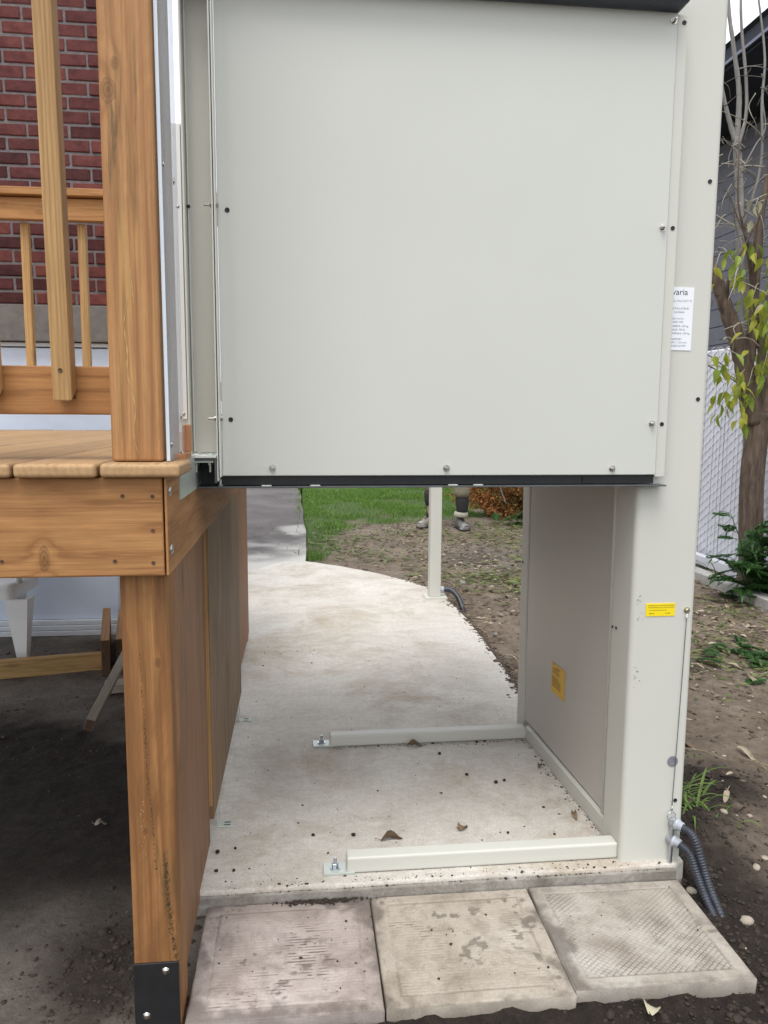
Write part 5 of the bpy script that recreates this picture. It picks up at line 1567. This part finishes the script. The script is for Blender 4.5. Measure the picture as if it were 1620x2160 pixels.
for _ in range(420):
    if re_.uniform() < 0.5:
        y = re_.uniform(2.85, 5.0); x = 0.955 + re_.uniform(-0.03, 0.16); z = -0.03 if x > 0.94 else 0.003
    else:
        x, y, z = re_.uniform(-1.0, -0.02), re_.uniform(6.0, 13.0), -0.016
    a = re_.uniform(0, 6.28); L = re_.uniform(0.012, 0.05); W = L * re_.uniform(0.25, 0.5)
    d = Vector((math.cos(a), math.sin(a), re_.uniform(0, 0.3))); n_ = Vector((-d.y, d.x, re_.uniform(-0.3, 0.3)))
    p = Vector((x, y, z + 0.004))
    parts.append(([p, p + d * L * .45 - n_ * W / 2, p + d * L, p + d * L * .5 + n_ * W / 2], [(0, 1, 2, 3)]))
tag(link('leaf_scraps', mesh_from(*join_arrays(parts), 'leaf_scraps'), M_litterb), 'brown leaf scraps along the pad edge and on the driveway', 'leaf litter', None, 'stuff')
# tiny crumbs tracked over the pad
r = np.random.default_rng(12)
X = r.uniform(-0.22, 0.80, 420); Y = 1.76 + r.uniform(0, 1, 420) ** 1.3 * 2.0
ok = ~((Y > 1.79) & (Y < 1.86) & (X > 0.05)) & ~((Y > 2.54) & (Y < 2.60) & (X > 0.05))
X, Y = X[ok], Y[ok]
ex = r.uniform(0.10, 0.79, 330); ey = np.where(r.uniform(0, 1, 330) < 0.6, 2.548 - np.abs(r.normal(0, 0.012, 330)), 1.846 + np.abs(r.normal(0, 0.010, 330)))
sx_ = r.uniform(1.86, 2.54, 160); X = np.concatenate([X, ex, 0.8205 - 0.0340 * (sx_ - 1.858) / 0.698 - np.abs(r.normal(0, 0.010, 160))]); Y = np.concatenate([Y, ey, sx_])
Sz = np.clip(r.gamma(0.9, 0.0009, len(X)) + 0.0006, 0, 0.0045)
tag(link('pad_crumbs', lumps(X, Y, Sz * 0.3, Sz, 13), M_crumb), 'tiny soil crumbs tracked over the concrete pad', 'soil', None, 'stuff')
X = r.uniform(-0.20, 0.92, 520); Y = np.where(r.uniform(0, 1, 520) < 0.72, 1.757 + np.abs(r.normal(0, 0.026, 520)), r.uniform(1.43, 1.74, 520))
Z = np.where(Y > 1.7555, np.where(Y > 1.7680, 0.0, -0.010), -0.0335)
Y = np.where((Y > 1.7555) & (Y < 1.7680), 1.7615, Y)
Sz = np.clip(r.gamma(1.0, 0.0008, 520) + 0.0005, 0, 0.004)
hx = r.normal(0.03, 0.045, 420); hy = 1.752 - np.abs(r.normal(0, 0.006, 420))
X = np.concatenate([X, hx]); Y = np.concatenate([Y, hy]); Z = np.concatenate([Z, np.full(420, -0.031)]); Sz = np.concatenate([Sz, np.clip(r.gamma(1.3, 0.0011, 420) + 0.0006, 0, 0.005)])
tag(link('paver_crumbs', lumps(X, Y, Z, Sz, 23), M_clod), 'soil crumbs on the pavers and along the pad lip', 'soil', None, 'stuff')

def curled_leaf(L, W, curl, seed):
    r = random.Random(seed)
    V, Fc = [], []
    n = 7
    for i in range(n):
        t = i / (n - 1)
        w = W * (math.sin(math.pi * (0.06 + 0.90 * t)) ** 0.85)
        bend = curl * math.sin(t * math.pi) + r.uniform(-0.1, 0.1)
        for s in (-1, -0.5, 0, 0.5, 1):
            a = s * bend * 2.2
            rad = w / 2
            V.append((t * L - L / 2, math.sin(a) * rad / max(0.5, abs(bend) * 2.2) if abs(bend) > 0.2 else s * rad, (1 - math.cos(a)) * rad + r.uniform(0, 0.003) + 0.006 * math.sin(t * 5)))
    for i in range(n - 1):
        for j in range(4):
            a = i * 5 + j
            Fc.append((a, a + 1, a + 6, a + 5))
    st, sf_ = tube_arrays([(-L / 2, 0, 0.003), (-L / 2 - L * 0.25, 0.004, 0.010)], 0.0009, 4, False)
    return mesh_from(*join_arrays([(V, Fc), (st, sf_)]), 'leaf')
for (x, y, L, W, cu, rz, mat, lab) in (
        (0.236, 1.945, 0.060, 0.024, 1.1, 0.1, M_litterb, 'curled brown leaf on the pad behind the front floor leg'),
        (0.440, 1.985, 0.040, 0.030, 0.35, 0.9, M_litterb, 'upright shrivelled leaf on the pad right of the curled brown one'),
        (0.385, 2.530, 0.055, 0.024, 0.9, -0.2, M_litterb, 'dry leaf caught against the rear floor leg'),
        (0.772, 2.335, 0.045, 0.022, 0.8, 1.2, M_litterb, 'dry leaf caught against the side rail of the tower'),
        (0.775, 2.020, 0.045, 0.020, 0.9, 1.5, M_litterb, 'brown leaf at the side rail close to the front column')):
    m_ = curled_leaf(L, W, cu, int(x * 1000)); m_.materials.append(mat)
    tag(link('dry_leaf', m_, None, None, (x, y, 0.004), (random.uniform(-.2, .2), random.uniform(-.2, .2), rz), True), lab, 'leaf', 'dry leaves blown onto the pad')
m_ = curled_leaf(0.060, 0.040, 0.5, 77); m_.materials.append(m_leafy('cream_leaf', (0.55, 0.50, 0.36), (0.62, 0.57, 0.44), 0.6, 0.2))
tag(link('dry_leaf', m_, None, None, (0.705, 1.372, gz(0.705, 1.372) + 0.014), (0.2, 0.3, 1.1), True), 'folded cream leaf on the dark soil in front of the grey paver', 'leaf')
m_ = curled_leaf(0.035, 0.025, 0.4, 78); m_.materials.append(M_old)
tag(link('dry_leaf', m_, None, None, (-0.60, 2.22, gz(-0.60, 2.22) + 0.006), (0.1, 0.1, 0.6), True), 'pale leaf on the dark ground under the deck', 'leaf')
# single pale leaves on the open soil
lms = []
for i in range(5):
    m_ = curled_leaf(random.uniform(0.045, 0.085), random.uniform(0.018, 0.034), random.uniform(0.25, 0.6), 100 + i)
    m_.materials.append(M_litter if i < 4 else M_litterb); lms.append(m_)
X, Y, Z = on_soil(300, (1.0, 3.0), (1.9, 5.0), 44)
for i, (x, y, z) in enumerate(list(zip(X, Y, Z))[:60]):
    kk = i % 5
    o = link('fallen_leaf', lms[kk], None, None, (x, y, z + 0.009), (random.uniform(-.3, .3), random.uniform(-.3, .3), random.uniform(0, 6.28)), True)
    where = 'close to the foot of the tower' if x < 1.35 and y < 3.0 else 'near the pale kerb' if x > 2.3 else 'on the open soil between tower and kerb'
    look = 'brown' if kk == 4 else 'pale'
    tag(o, 'small %s dry leaf %s' % (look, where), 'leaf', '%s dry leaves %s' % (look, where))
# leaf litter in bulk: behind the lift and along the kerb
parts = []
rr_ = random.Random(31)
for _ in range(1500):
    if rr_.random() < 0.5: x, y = rr_.uniform(0.95, 2.7), rr_.uniform(3.0, 7.6)
    elif rr_.random() < 0.6: x, y = rr_.uniform(2.2, 2.9), rr_.uniform(3.2, 5.4)
    else: x, y = rr_.uniform(0.0, 1.6), rr_.uniform(5.2, 8.2)
    z = gz(x, y)
    if z < -0.115: continue
    a = rr_.uniform(0, 6.28); L = rr_.uniform(0.02, 0.065); W = L * rr_.uniform(0.2, 0.5)
    d = Vector((math.cos(a), math.sin(a), rr_.uniform(-0.1, 0.35))); n_ = Vector((-d.y, d.x, rr_.uniform(-0.5, 0.5)))
    p = Vector((x, y, z + rr_.uniform(0.003, 0.012)))
    parts.append(([p, p + d * L * .45 - n_ * W / 2, p + d * L + Vector((0, 0, -.2 * L)), p + d * L * .5 + n_ * W / 2], [(0, 1, 2, 3)]))
tag(link('leaf_litter', mesh_from(*join_arrays(parts), 'leaf_litter'), M_litter), 'pale leaf litter over the soil behind and beside the lift', 'leaf litter', None, 'stuff')
parts = []
for _ in range(260):
    if rr_.random() < 0.4: x, y = rr_.uniform(1.0, 2.9), rr_.uniform(2.2, 5.2)
    else: x, y = rr_.uniform(0.4, 2.3), rr_.uniform(4.9, 7.8)
    z = gz(x, y)
    if z < -0.115: continue
    a = rr_.uniform(0, 6.28); L = rr_.uniform(0.05, 0.22)
    parts.append(tube_arrays([(x, y, z + 0.004), (x + math.cos(a) * L / 2, y + math.sin(a) * L / 2, z + rr_.uniform(0.006, 0.018)), (x + math.cos(a + .3) * L, y + math.sin(a + .3) * L, z + 0.005)], 0.0016, 4, False))
tag(link('straw_stems', mesh_from(*join_arrays(parts), 'straw_stems'), M_straw), 'dry stems and straw scattered over the yard soil', 'straw', None, 'stuff')

# single stones and clods one can pick out
def lump_mesh(seed, flat=0.7, sub=2):
    r = random.Random(seed)
    bm = bmesh.new(); bmesh.ops.create_icosphere(bm, subdivisions=sub, radius=1.0)
    ox = r.uniform(0, 50)
    for v in bm.verts:
        k_ = 1 + (float(fbm(np.array([v.co.x * 1.3 + ox]), np.array([v.co.y * 1.3 + v.co.z * 2.1 + ox]), 1.0, 3, seed)[0]) - 0.5) * 0.75
        v.co *= k_
        v.co.z *= flat
    me = bpy.data.meshes.new('lump'); bm.to_mesh(me); bm.free()
    return me
for (x, y, s, mat, lab) in ((1.055, 1.605, 0.017, M_stone, 'rounded tan stone beside the buried end of the conduits'),
                            (0.985, 1.735, 0.016, M_stone, 'angular pale stone at the corner of the pad under the conduits'),
                            (1.20, 1.80, 0.015, M_stone, 'pale stone in the dark soil right of the conduits'),
                            (1.10, 1.56, 0.013, M_stone2, 'grey stone half sunk beside the rounded tan one'),
                            (1.25, 2.05, 0.014, M_stone, 'pale stone past the long grass clump'),
                            (1.065, 4.05, 0.020, M_stone2, 'grey stone at the curved edge of the pad'),
                            (1.15, 5.35, 0.030, M_stone2, 'fist sized stone on the mud right of the slim cream post')):
    me = lump_mesh(int(x * 777), 0.75); me.materials.append(mat)
    tag(link('stone', me, None, None, (x, y, gz(x, y) + s * 0.25), (0, 0, x * 9), True), lab, 'stone', 'stones lying in the yard soil')
sizes = [0.0135, 0.011, 0.010, 0.010, 0.010, 0.015, 0.026]
for o, s in zip([o for o in COL.objects if o.name.split('.')[0] == 'stone'], sizes): o.scale = (s * 1.25, s, s)
clod_meshes = []
for i in range(3):
    me = lump_mesh(900 + i, 0.8); me.materials.append(M_clod); clod_meshes.append(me)
for (x, y, sz, lab) in ((-0.228, 1.929, 0.0065, 'largest dark soil clod against the deck wall on the pad'), (-0.183, 1.945, 0.0040, 'dark clod just right of the largest one by the deck wall'),
                        (-0.222, 1.845, 0.005, 'dark clod by the deck wall nearest the pad lip'), (-0.178, 1.843, 0.0045, 'dark clod right of the one by the wall near the pad lip'),
                        (0.134, 1.978, 0.0060, 'dark clod on the pad behind the left end of the front floor leg'), (0.024, 1.989, 0.0050, 'dark clod alone on the pad left of the front floor leg'),
                        (0.52, 2.30, 0.006, 'soil clod in the middle of the floor frame'), (0.60, 2.24, 0.007, 'larger soil clod of a close pair near the tower rail'), (0.63, 2.25, 0.005, 'smaller soil clod of a close pair near the tower rail'),
                        (0.46, 2.46, 0.0055, 'soil clod just in front of the rear floor leg'), (0.56, 1.95, 0.0045, 'soil clod right of the shrivelled upright leaf')):
    o = link('soil_clod', random.choice(clod_meshes), None, None, (x, y, sz * 0.55), (0, 0, random.uniform(0, 6)), True)
    o.scale = (sz, sz * 0.9, sz)
    tag(o, lab, 'soil clod', 'soil clods dropped on the concrete pad')

# ------------------------------------------------------------------ browned cedar bush behind the lift
bush = thing('dead_cedar_bush', 'uprooted cedar bush with rust orange foliage behind the lift', 'bush', (2.45, 9.0, -0.06))
stem_ends = []
for i in range(15):
    a = random.uniform(0, 2 * math.pi); el = random.uniform(0.1, 1.3)
    L = random.uniform(0.30, 0.52)
    d = Vector((math.cos(a) * math.cos(el), math.sin(a) * math.cos(el), math.sin(el)))
    b0 = Vector((2.52 + random.gauss(0, 0.05), 9.05, 0.16))
    pts = [b0, b0 + d * L * .5 + Vector((0, 0, random.uniform(-.05, .05))), b0 + d * L]
    limb(pts, 0.011, 0.004, M_twig, 6, 'branch', bush)
tube('bare_stem', smooth_path([(2.31, 8.62, 0.50), (2.27, 8.60, 0.34), (2.29, 8.60, 0.25), (2.34, 8.60, 0.13)], 5), 0.008, M_pale_bark, bush, 8)
tube('bare_stem', smooth_path([(2.66, 8.60, 0.52), (2.67, 8.6, 0.42), (2.66, 8.6, 0.33), (2.64, 8.6, 0.30)], 5), 0.007, M_pale_bark, bush, 8)
def cedar_spray(n, c, rad, seed):
    r = np.random.default_rng(seed)
    P = r.normal(0, 1, (n, 3)); P /= np.linalg.norm(P, axis=1)[:, None]
    rr = r.uniform(0.35, 1.0, n) ** 0.5
    lump = 1 + 0.28 * np.sin(P[:, 0] * 5 + seed) * np.sin(P[:, 1] * 6) + 0.22 * np.sin(P[:, 2] * 7 + P[:, 0] * 4)
    C = np.array(c) + P * (rr * lump)[:, None] * np.array(rad)
    C[:, 2] = np.maximum(C[:, 2], -0.04)
    D = P + r.normal(0, 0.6, (n, 3)); D[:, 2] -= 0.2; D /= np.linalg.norm(D, axis=1)[:, None]
    U = np.cross(D, r.normal(0, 1, (n, 3))); U /= np.linalg.norm(U, axis=1)[:, None]
    L = r.uniform(0.015, 0.042, n)[:, None]; W = L * 0.32
    V = np.stack([C, C + D * L * .5 - U * W, C + D * L, C + D * L * .5 + U * W], 1).reshape(-1, 3)
    return mesh_np(V, np.arange(n * 4).reshape(n, 4), 'foliage')
f_ = link('foliage', cedar_spray(15000, (2.44, 8.98, 0.27), (0.52, 0.38, 0.38), 3), M_rust, bush); tag(f_, kind='stuff')
f_ = link('foliage', cedar_spray(5000, (2.66, 8.85, 0.14), (0.34, 0.26, 0.22), 4), M_rustg, bush); tag(f_, kind='stuff')
wbush = thing('low_weed_clump', 'low green weed clump in front of the browned bush', 'plant', (2.45, 8.2, -0.06))
for i in range(30):
    x, y = 2.42 + random.gauss(0, 0.18), 8.15 + random.gauss(0, 0.16)
    link('leaf', random.choice(pins), None, wbush, (x, y, gz(x, y) + 0.02), (random.uniform(-.4, .4), random.uniform(-0.9, -0.1), random.uniform(0, 6.28)))
wb2 = thing('low_weed_clump', 'flattened green weeds on the soil between tower and kerb', 'plant', (2.3, 3.5, -0.06))
for i in range(26):
    x, y = 2.28 + random.gauss(0, 0.20), 3.52 + random.gauss(0, 0.12)
    o = link('leaf', pins[2], None, wb2, (x, y, gz(x, y) + 0.015), (random.uniform(-.3, .3), random.uniform(-0.35, 0.0), random.uniform(0, 6.28)))

# ------------------------------------------------------------------ person standing behind the lift
person = thing('person', 'person in khaki work trousers, dark shin guards and boots standing behind the lift', 'person', (1.52, 8.0, -0.06))
def skin_obj(name, verts, edges, radii, mat, parent, root=0, sub=2):
    me = bpy.data.meshes.new(name)
    me.from_pydata(verts, edges, [])
    me.materials.append(mat)
    o = bpy.data.objects.new(name, me)
    COL.objects.link(o)
    md = o.modifiers.new('skin', 'SKIN')
    md.use_smooth_shade = True
    for i, s in enumerate(me.skin_vertices[0].data):
        rr = radii[i]
        s.radius = (rr, rr) if not isinstance(rr, tuple) else rr
        s.use_root = (i == root)
    sb = o.modifiers.new('sub', 'SUBSURF'); sb.levels = sub; sb.render_levels = sub
    return adopt(o, parent)
gR, gL = gz(1.665, 7.83), gz(1.40, 8.12)
KR, KL = (1.665, 7.90, 0.42), (1.375, 8.04, 0.42)
AR, AL = (1.672, 7.93, gR + 0.10), (1.372, 8.10, gL + 0.10)
bv_ = [(1.52, 8.02, 0.87), (1.52, 8.03, 1.05), (1.52, 8.03, 1.28), (1.52, 8.02, 1.42), (1.52, 8.01, 1.52), (1.52, 8.0, 1.62),
       (1.61, 8.01, 0.82), KR, AR, (1.43, 8.03, 0.82), KL, AL,
       (1.70, 8.02, 1.38), (1.75, 8.02, 1.12), (1.77, 7.95, 0.88), (1.34, 8.02, 1.38), (1.29, 8.02, 1.12), (1.27, 7.95, 0.88)]
be_ = [(0, 1), (1, 2), (2, 3), (3, 4), (4, 5), (0, 6), (6, 7), (7, 8), (0, 9), (9, 10), (10, 11), (3, 12), (12, 13), (13, 14), (3, 15), (15, 16), (16, 17)]
br_ = [0.13, 0.13, 0.15, 0.12, 0.055, 0.085, 0.085, 0.058, 0.038, 0.085, 0.058, 0.038, 0.055, 0.042, 0.028, 0.055, 0.042, 0.028]
for w, sx in ((14, 1), (17, -1)):
    p = bv_[w]
    bv_.append((p[0], p[1] - 0.01, p[2] - 0.075)); be_.append((w, len(bv_) - 1)); br_.append(0.030)
    pi_ = len(bv_) - 1
    for fi, (ox, ln) in enumerate(((-0.027, 0.066), (-0.009, 0.076), (0.009, 0.072), (0.027, 0.056))):
        a = (p[0] + 0.006 * sx, p[1] + ox, p[2] - 0.10); b = (a[0], a[1] - 0.01, a[2] - ln)
        bv_ += [a, b]; br_ += [0.009, 0.008]; n0 = len(bv_)
        be_ += [(pi_, n0 - 2), (n0 - 2, n0 - 1)]
    bv_ += [(p[0] - 0.02 * sx, p[1] - 0.045, p[2] - 0.075), (p[0] - 0.02 * sx, p[1] - 0.06, p[2] - 0.115)]; br_ += [0.010, 0.009]
    n0 = len(bv_); be_ += [(pi_, n0 - 2), (n0 - 2, n0 - 1)]
bodyo = skin_obj('body', bv_, be_, br_, M_skin, person)
skin_obj('jacket', [(1.52, 8.02, 0.86), (1.52, 8.03, 1.06), (1.52, 8.03, 1.28), (1.52, 8.02, 1.44), (1.71, 8.02, 1.37), (1.758, 8.02, 1.12), (1.772, 7.96, 0.93), (1.33, 8.02, 1.37), (1.282, 8.02, 1.12), (1.268, 7.96, 0.93)],
         [(0, 1), (1, 2), (2, 3), (3, 4), (4, 5), (5, 6), (3, 7), (7, 8), (8, 9)], [0.165, 0.165, 0.175, 0.10, 0.075, 0.060, 0.05, 0.075, 0.060, 0.05], M_jacket, person)
skin_obj('trousers', [(1.52, 8.02, 0.88), (1.615, 8.0, 0.74), (1.67, 7.90, 0.46), (1.672, 7.905, 0.265), (1.425, 8.03, 0.74), (1.372, 8.05, 0.48), (1.37, 8.06, 0.30)],
         [(0, 1), (1, 2), (2, 3), (0, 4), (4, 5), (5, 6)], [0.145, 0.105, 0.088, 0.104, 0.105, 0.088, 0.102], M_khaki, person)
lathe('shin_guard', [(0, 0.066), (0.02, 0.072), (0.08, 0.070), (0.16, 0.060), (0.18, 0.054)], (1.677, 7.905, 0.305), (0.02, 0.03, -1), M_guard, person, 16, True)
lathe('shin_guard', [(0, 0.070), (0.02, 0.074), (0.09, 0.066), (0.150, 0.055), (0.155, 0.050)], (1.368, 8.065, 0.335), (0.01, 0.10, -1), M_guard, person, 16, True)
lathe('trouser_cuff', [(0, 0.056), (0.004, 0.072), (0.045, 0.078), (0.055, 0.070)], (1.672, 7.92, 0.128), (-0.04, 0.02, -1), M_cuff, person, 16, True)
lathe('sock', [(0, 0.042), (0.09, 0.045), (0.10, 0.04)], (AL[0], AL[1], 0.142), (0, 0, -1), M_sock, person, 14, True)
def boot(ax, ay, g, ang, mat, name='boot'):
    d = Vector((math.sin(ang), -math.cos(ang), 0)); s_ = Vector((d.y * -1, d.x, 0))
    secs = [(-0.075, 0.032, 0.02, 0.085), (-0.05, 0.040, 0.0, 0.135), (0.0, 0.042, 0.0, 0.150), (0.05, 0.044, 0.0, 0.115), (0.10, 0.050, 0.0, 0.082), (0.155, 0.052, 0.0, 0.068), (0.19, 0.040, 0.0, 0.055), (0.207, 0.020, 0.008, 0.035)]
    V, Fc = [], []
    n = 12
    for u, w, z0, z1 in secs:
        for k_ in range(n):
            a = 2 * math.pi * k_ / n
            cz = (z0 + z1) / 2; hz = (z1 - z0) / 2
            sx, sz = math.copysign(abs(math.cos(a)) ** 0.7, math.cos(a)), math.copysign(abs(math.sin(a)) ** 0.7, math.sin(a))
            p = Vector((ax, ay, g)) + d * u + s_ * (w * sx) + Vector((0, 0, cz + hz * sz))
            V.append(p)
    for i in range(len(secs) - 1):
        for k_ in range(n):
            k2 = (k_ + 1) % n
            Fc.append((i * n + k_, i * n + k2, (i + 1) * n + k2, (i + 1) * n + k_))
    Fc += [tuple(range(n)), tuple((len(secs) - 1) * n + k_ for k_ in range(n - 1, -1, -1))]
    me = mesh_from(V, Fc, name)
    bm = bmesh.new(); bm.from_mesh(me); bmesh.ops.recalc_face_normals(bm, faces=bm.faces); bm.to_mesh(me); bm.free()
    b = link(name, me, mat, person, smooth=True)
    ol = []
    for u, w, z0, z1 in [(-0.083, 0.034, 0, 0)] + secs[1:]:
        ol.append((Vector((ax, ay, 0)) + d * (u + 0.004) + s_ * (w + 0.005)))
    ol += [(Vector((ax, ay, 0)) + d * (u + 0.004) - s_ * (w + 0.005)) for u, w, z0, z1 in ([(-0.083, 0.034, 0, 0)] + secs[1:])[::-1]]
    prism('sole', [(p.x, p.y) for p in ol], g - 0.006, g + 0.018, M_sock, b)
    tp_ = []
    for u, w, z1 in ((0.135, 0.050, 0.077), (0.165, 0.050, 0.070), (0.195, 0.036, 0.058)):
        for k_ in range(7):
            a = math.pi * k_ / 6
            tp_.append(Vector((ax, ay, g)) + d * u + s_ * (w * 1.06 * math.cos(a)) + Vector((0, 0, 0.022 + (z1 - 0.016) * math.sin(a))))
    fc_ = [(i * 7 + k_, i * 7 + k_ + 1, (i + 1) * 7 + k_ + 1, (i + 1) * 7 + k_) for i in range(2) for k_ in range(6)]
    link('toe_cap', mesh_from(tp_, fc_, 'toe_cap'), M_toe, b, smooth=True)
    la = []
    for u, z in ((0.02, 0.140), (0.042, 0.124), (0.062, 0.110), (0.082, 0.097)):
        c0 = Vector((ax, ay, g + z)) + d * u
        la.append(tube_arrays([c0 + s_ * 0.03 + Vector((0, 0, -0.02)), c0 + Vector((0, 0, 0.006)), c0 - s_ * 0.03 + Vector((0, 0, -0.02))], 0.0035, 5))
    link('laces', mesh_from(*join_arrays(la), 'laces'), M_sock, b)
boot(1.665, 7.94, gR, R(9), M_boot)
boot(1.368, 8.12, gL, R(-42), M_bootb)
V, Fc = lathe_arrays([(0, 0.03), (0.03, 0.075), (0.08, 0.098), (0.14, 0.10), (0.19, 0.092)], (1.52, 8.015, 1.765), (0, 0.12, -1), 16)
link('hair', mesh_from(V[16 * 0:], Fc, 'hair'), M_hair, person, smooth=True)
for sx in (-1, 1):
    lathe('eye', [(0, 0.010), (0.004, 0.008), (0.006, 0.003)], (1.52 + sx * 0.03, 7.918, 1.635), (0, -1, 0), M_white_plastic, person, 10, True)
    lathe('ear', [(0, 0.028), (0.010, 0.026), (0.014, 0.012)], (1.52 + sx * 0.078, 8.01, 1.63), (sx, 0, 0), M_skin, person, 10, True)
lathe('nose', [(0, 0.014), (0.03, 0.010), (0.04, 0.004)], (1.52, 7.93, 1.625), (0, -0.8, -0.5), M_skin, person, 10, True)
box('mouth', (1.497, 7.922, 1.578), (1.543, 7.932, 1.584), M_sock, person, 0.002)
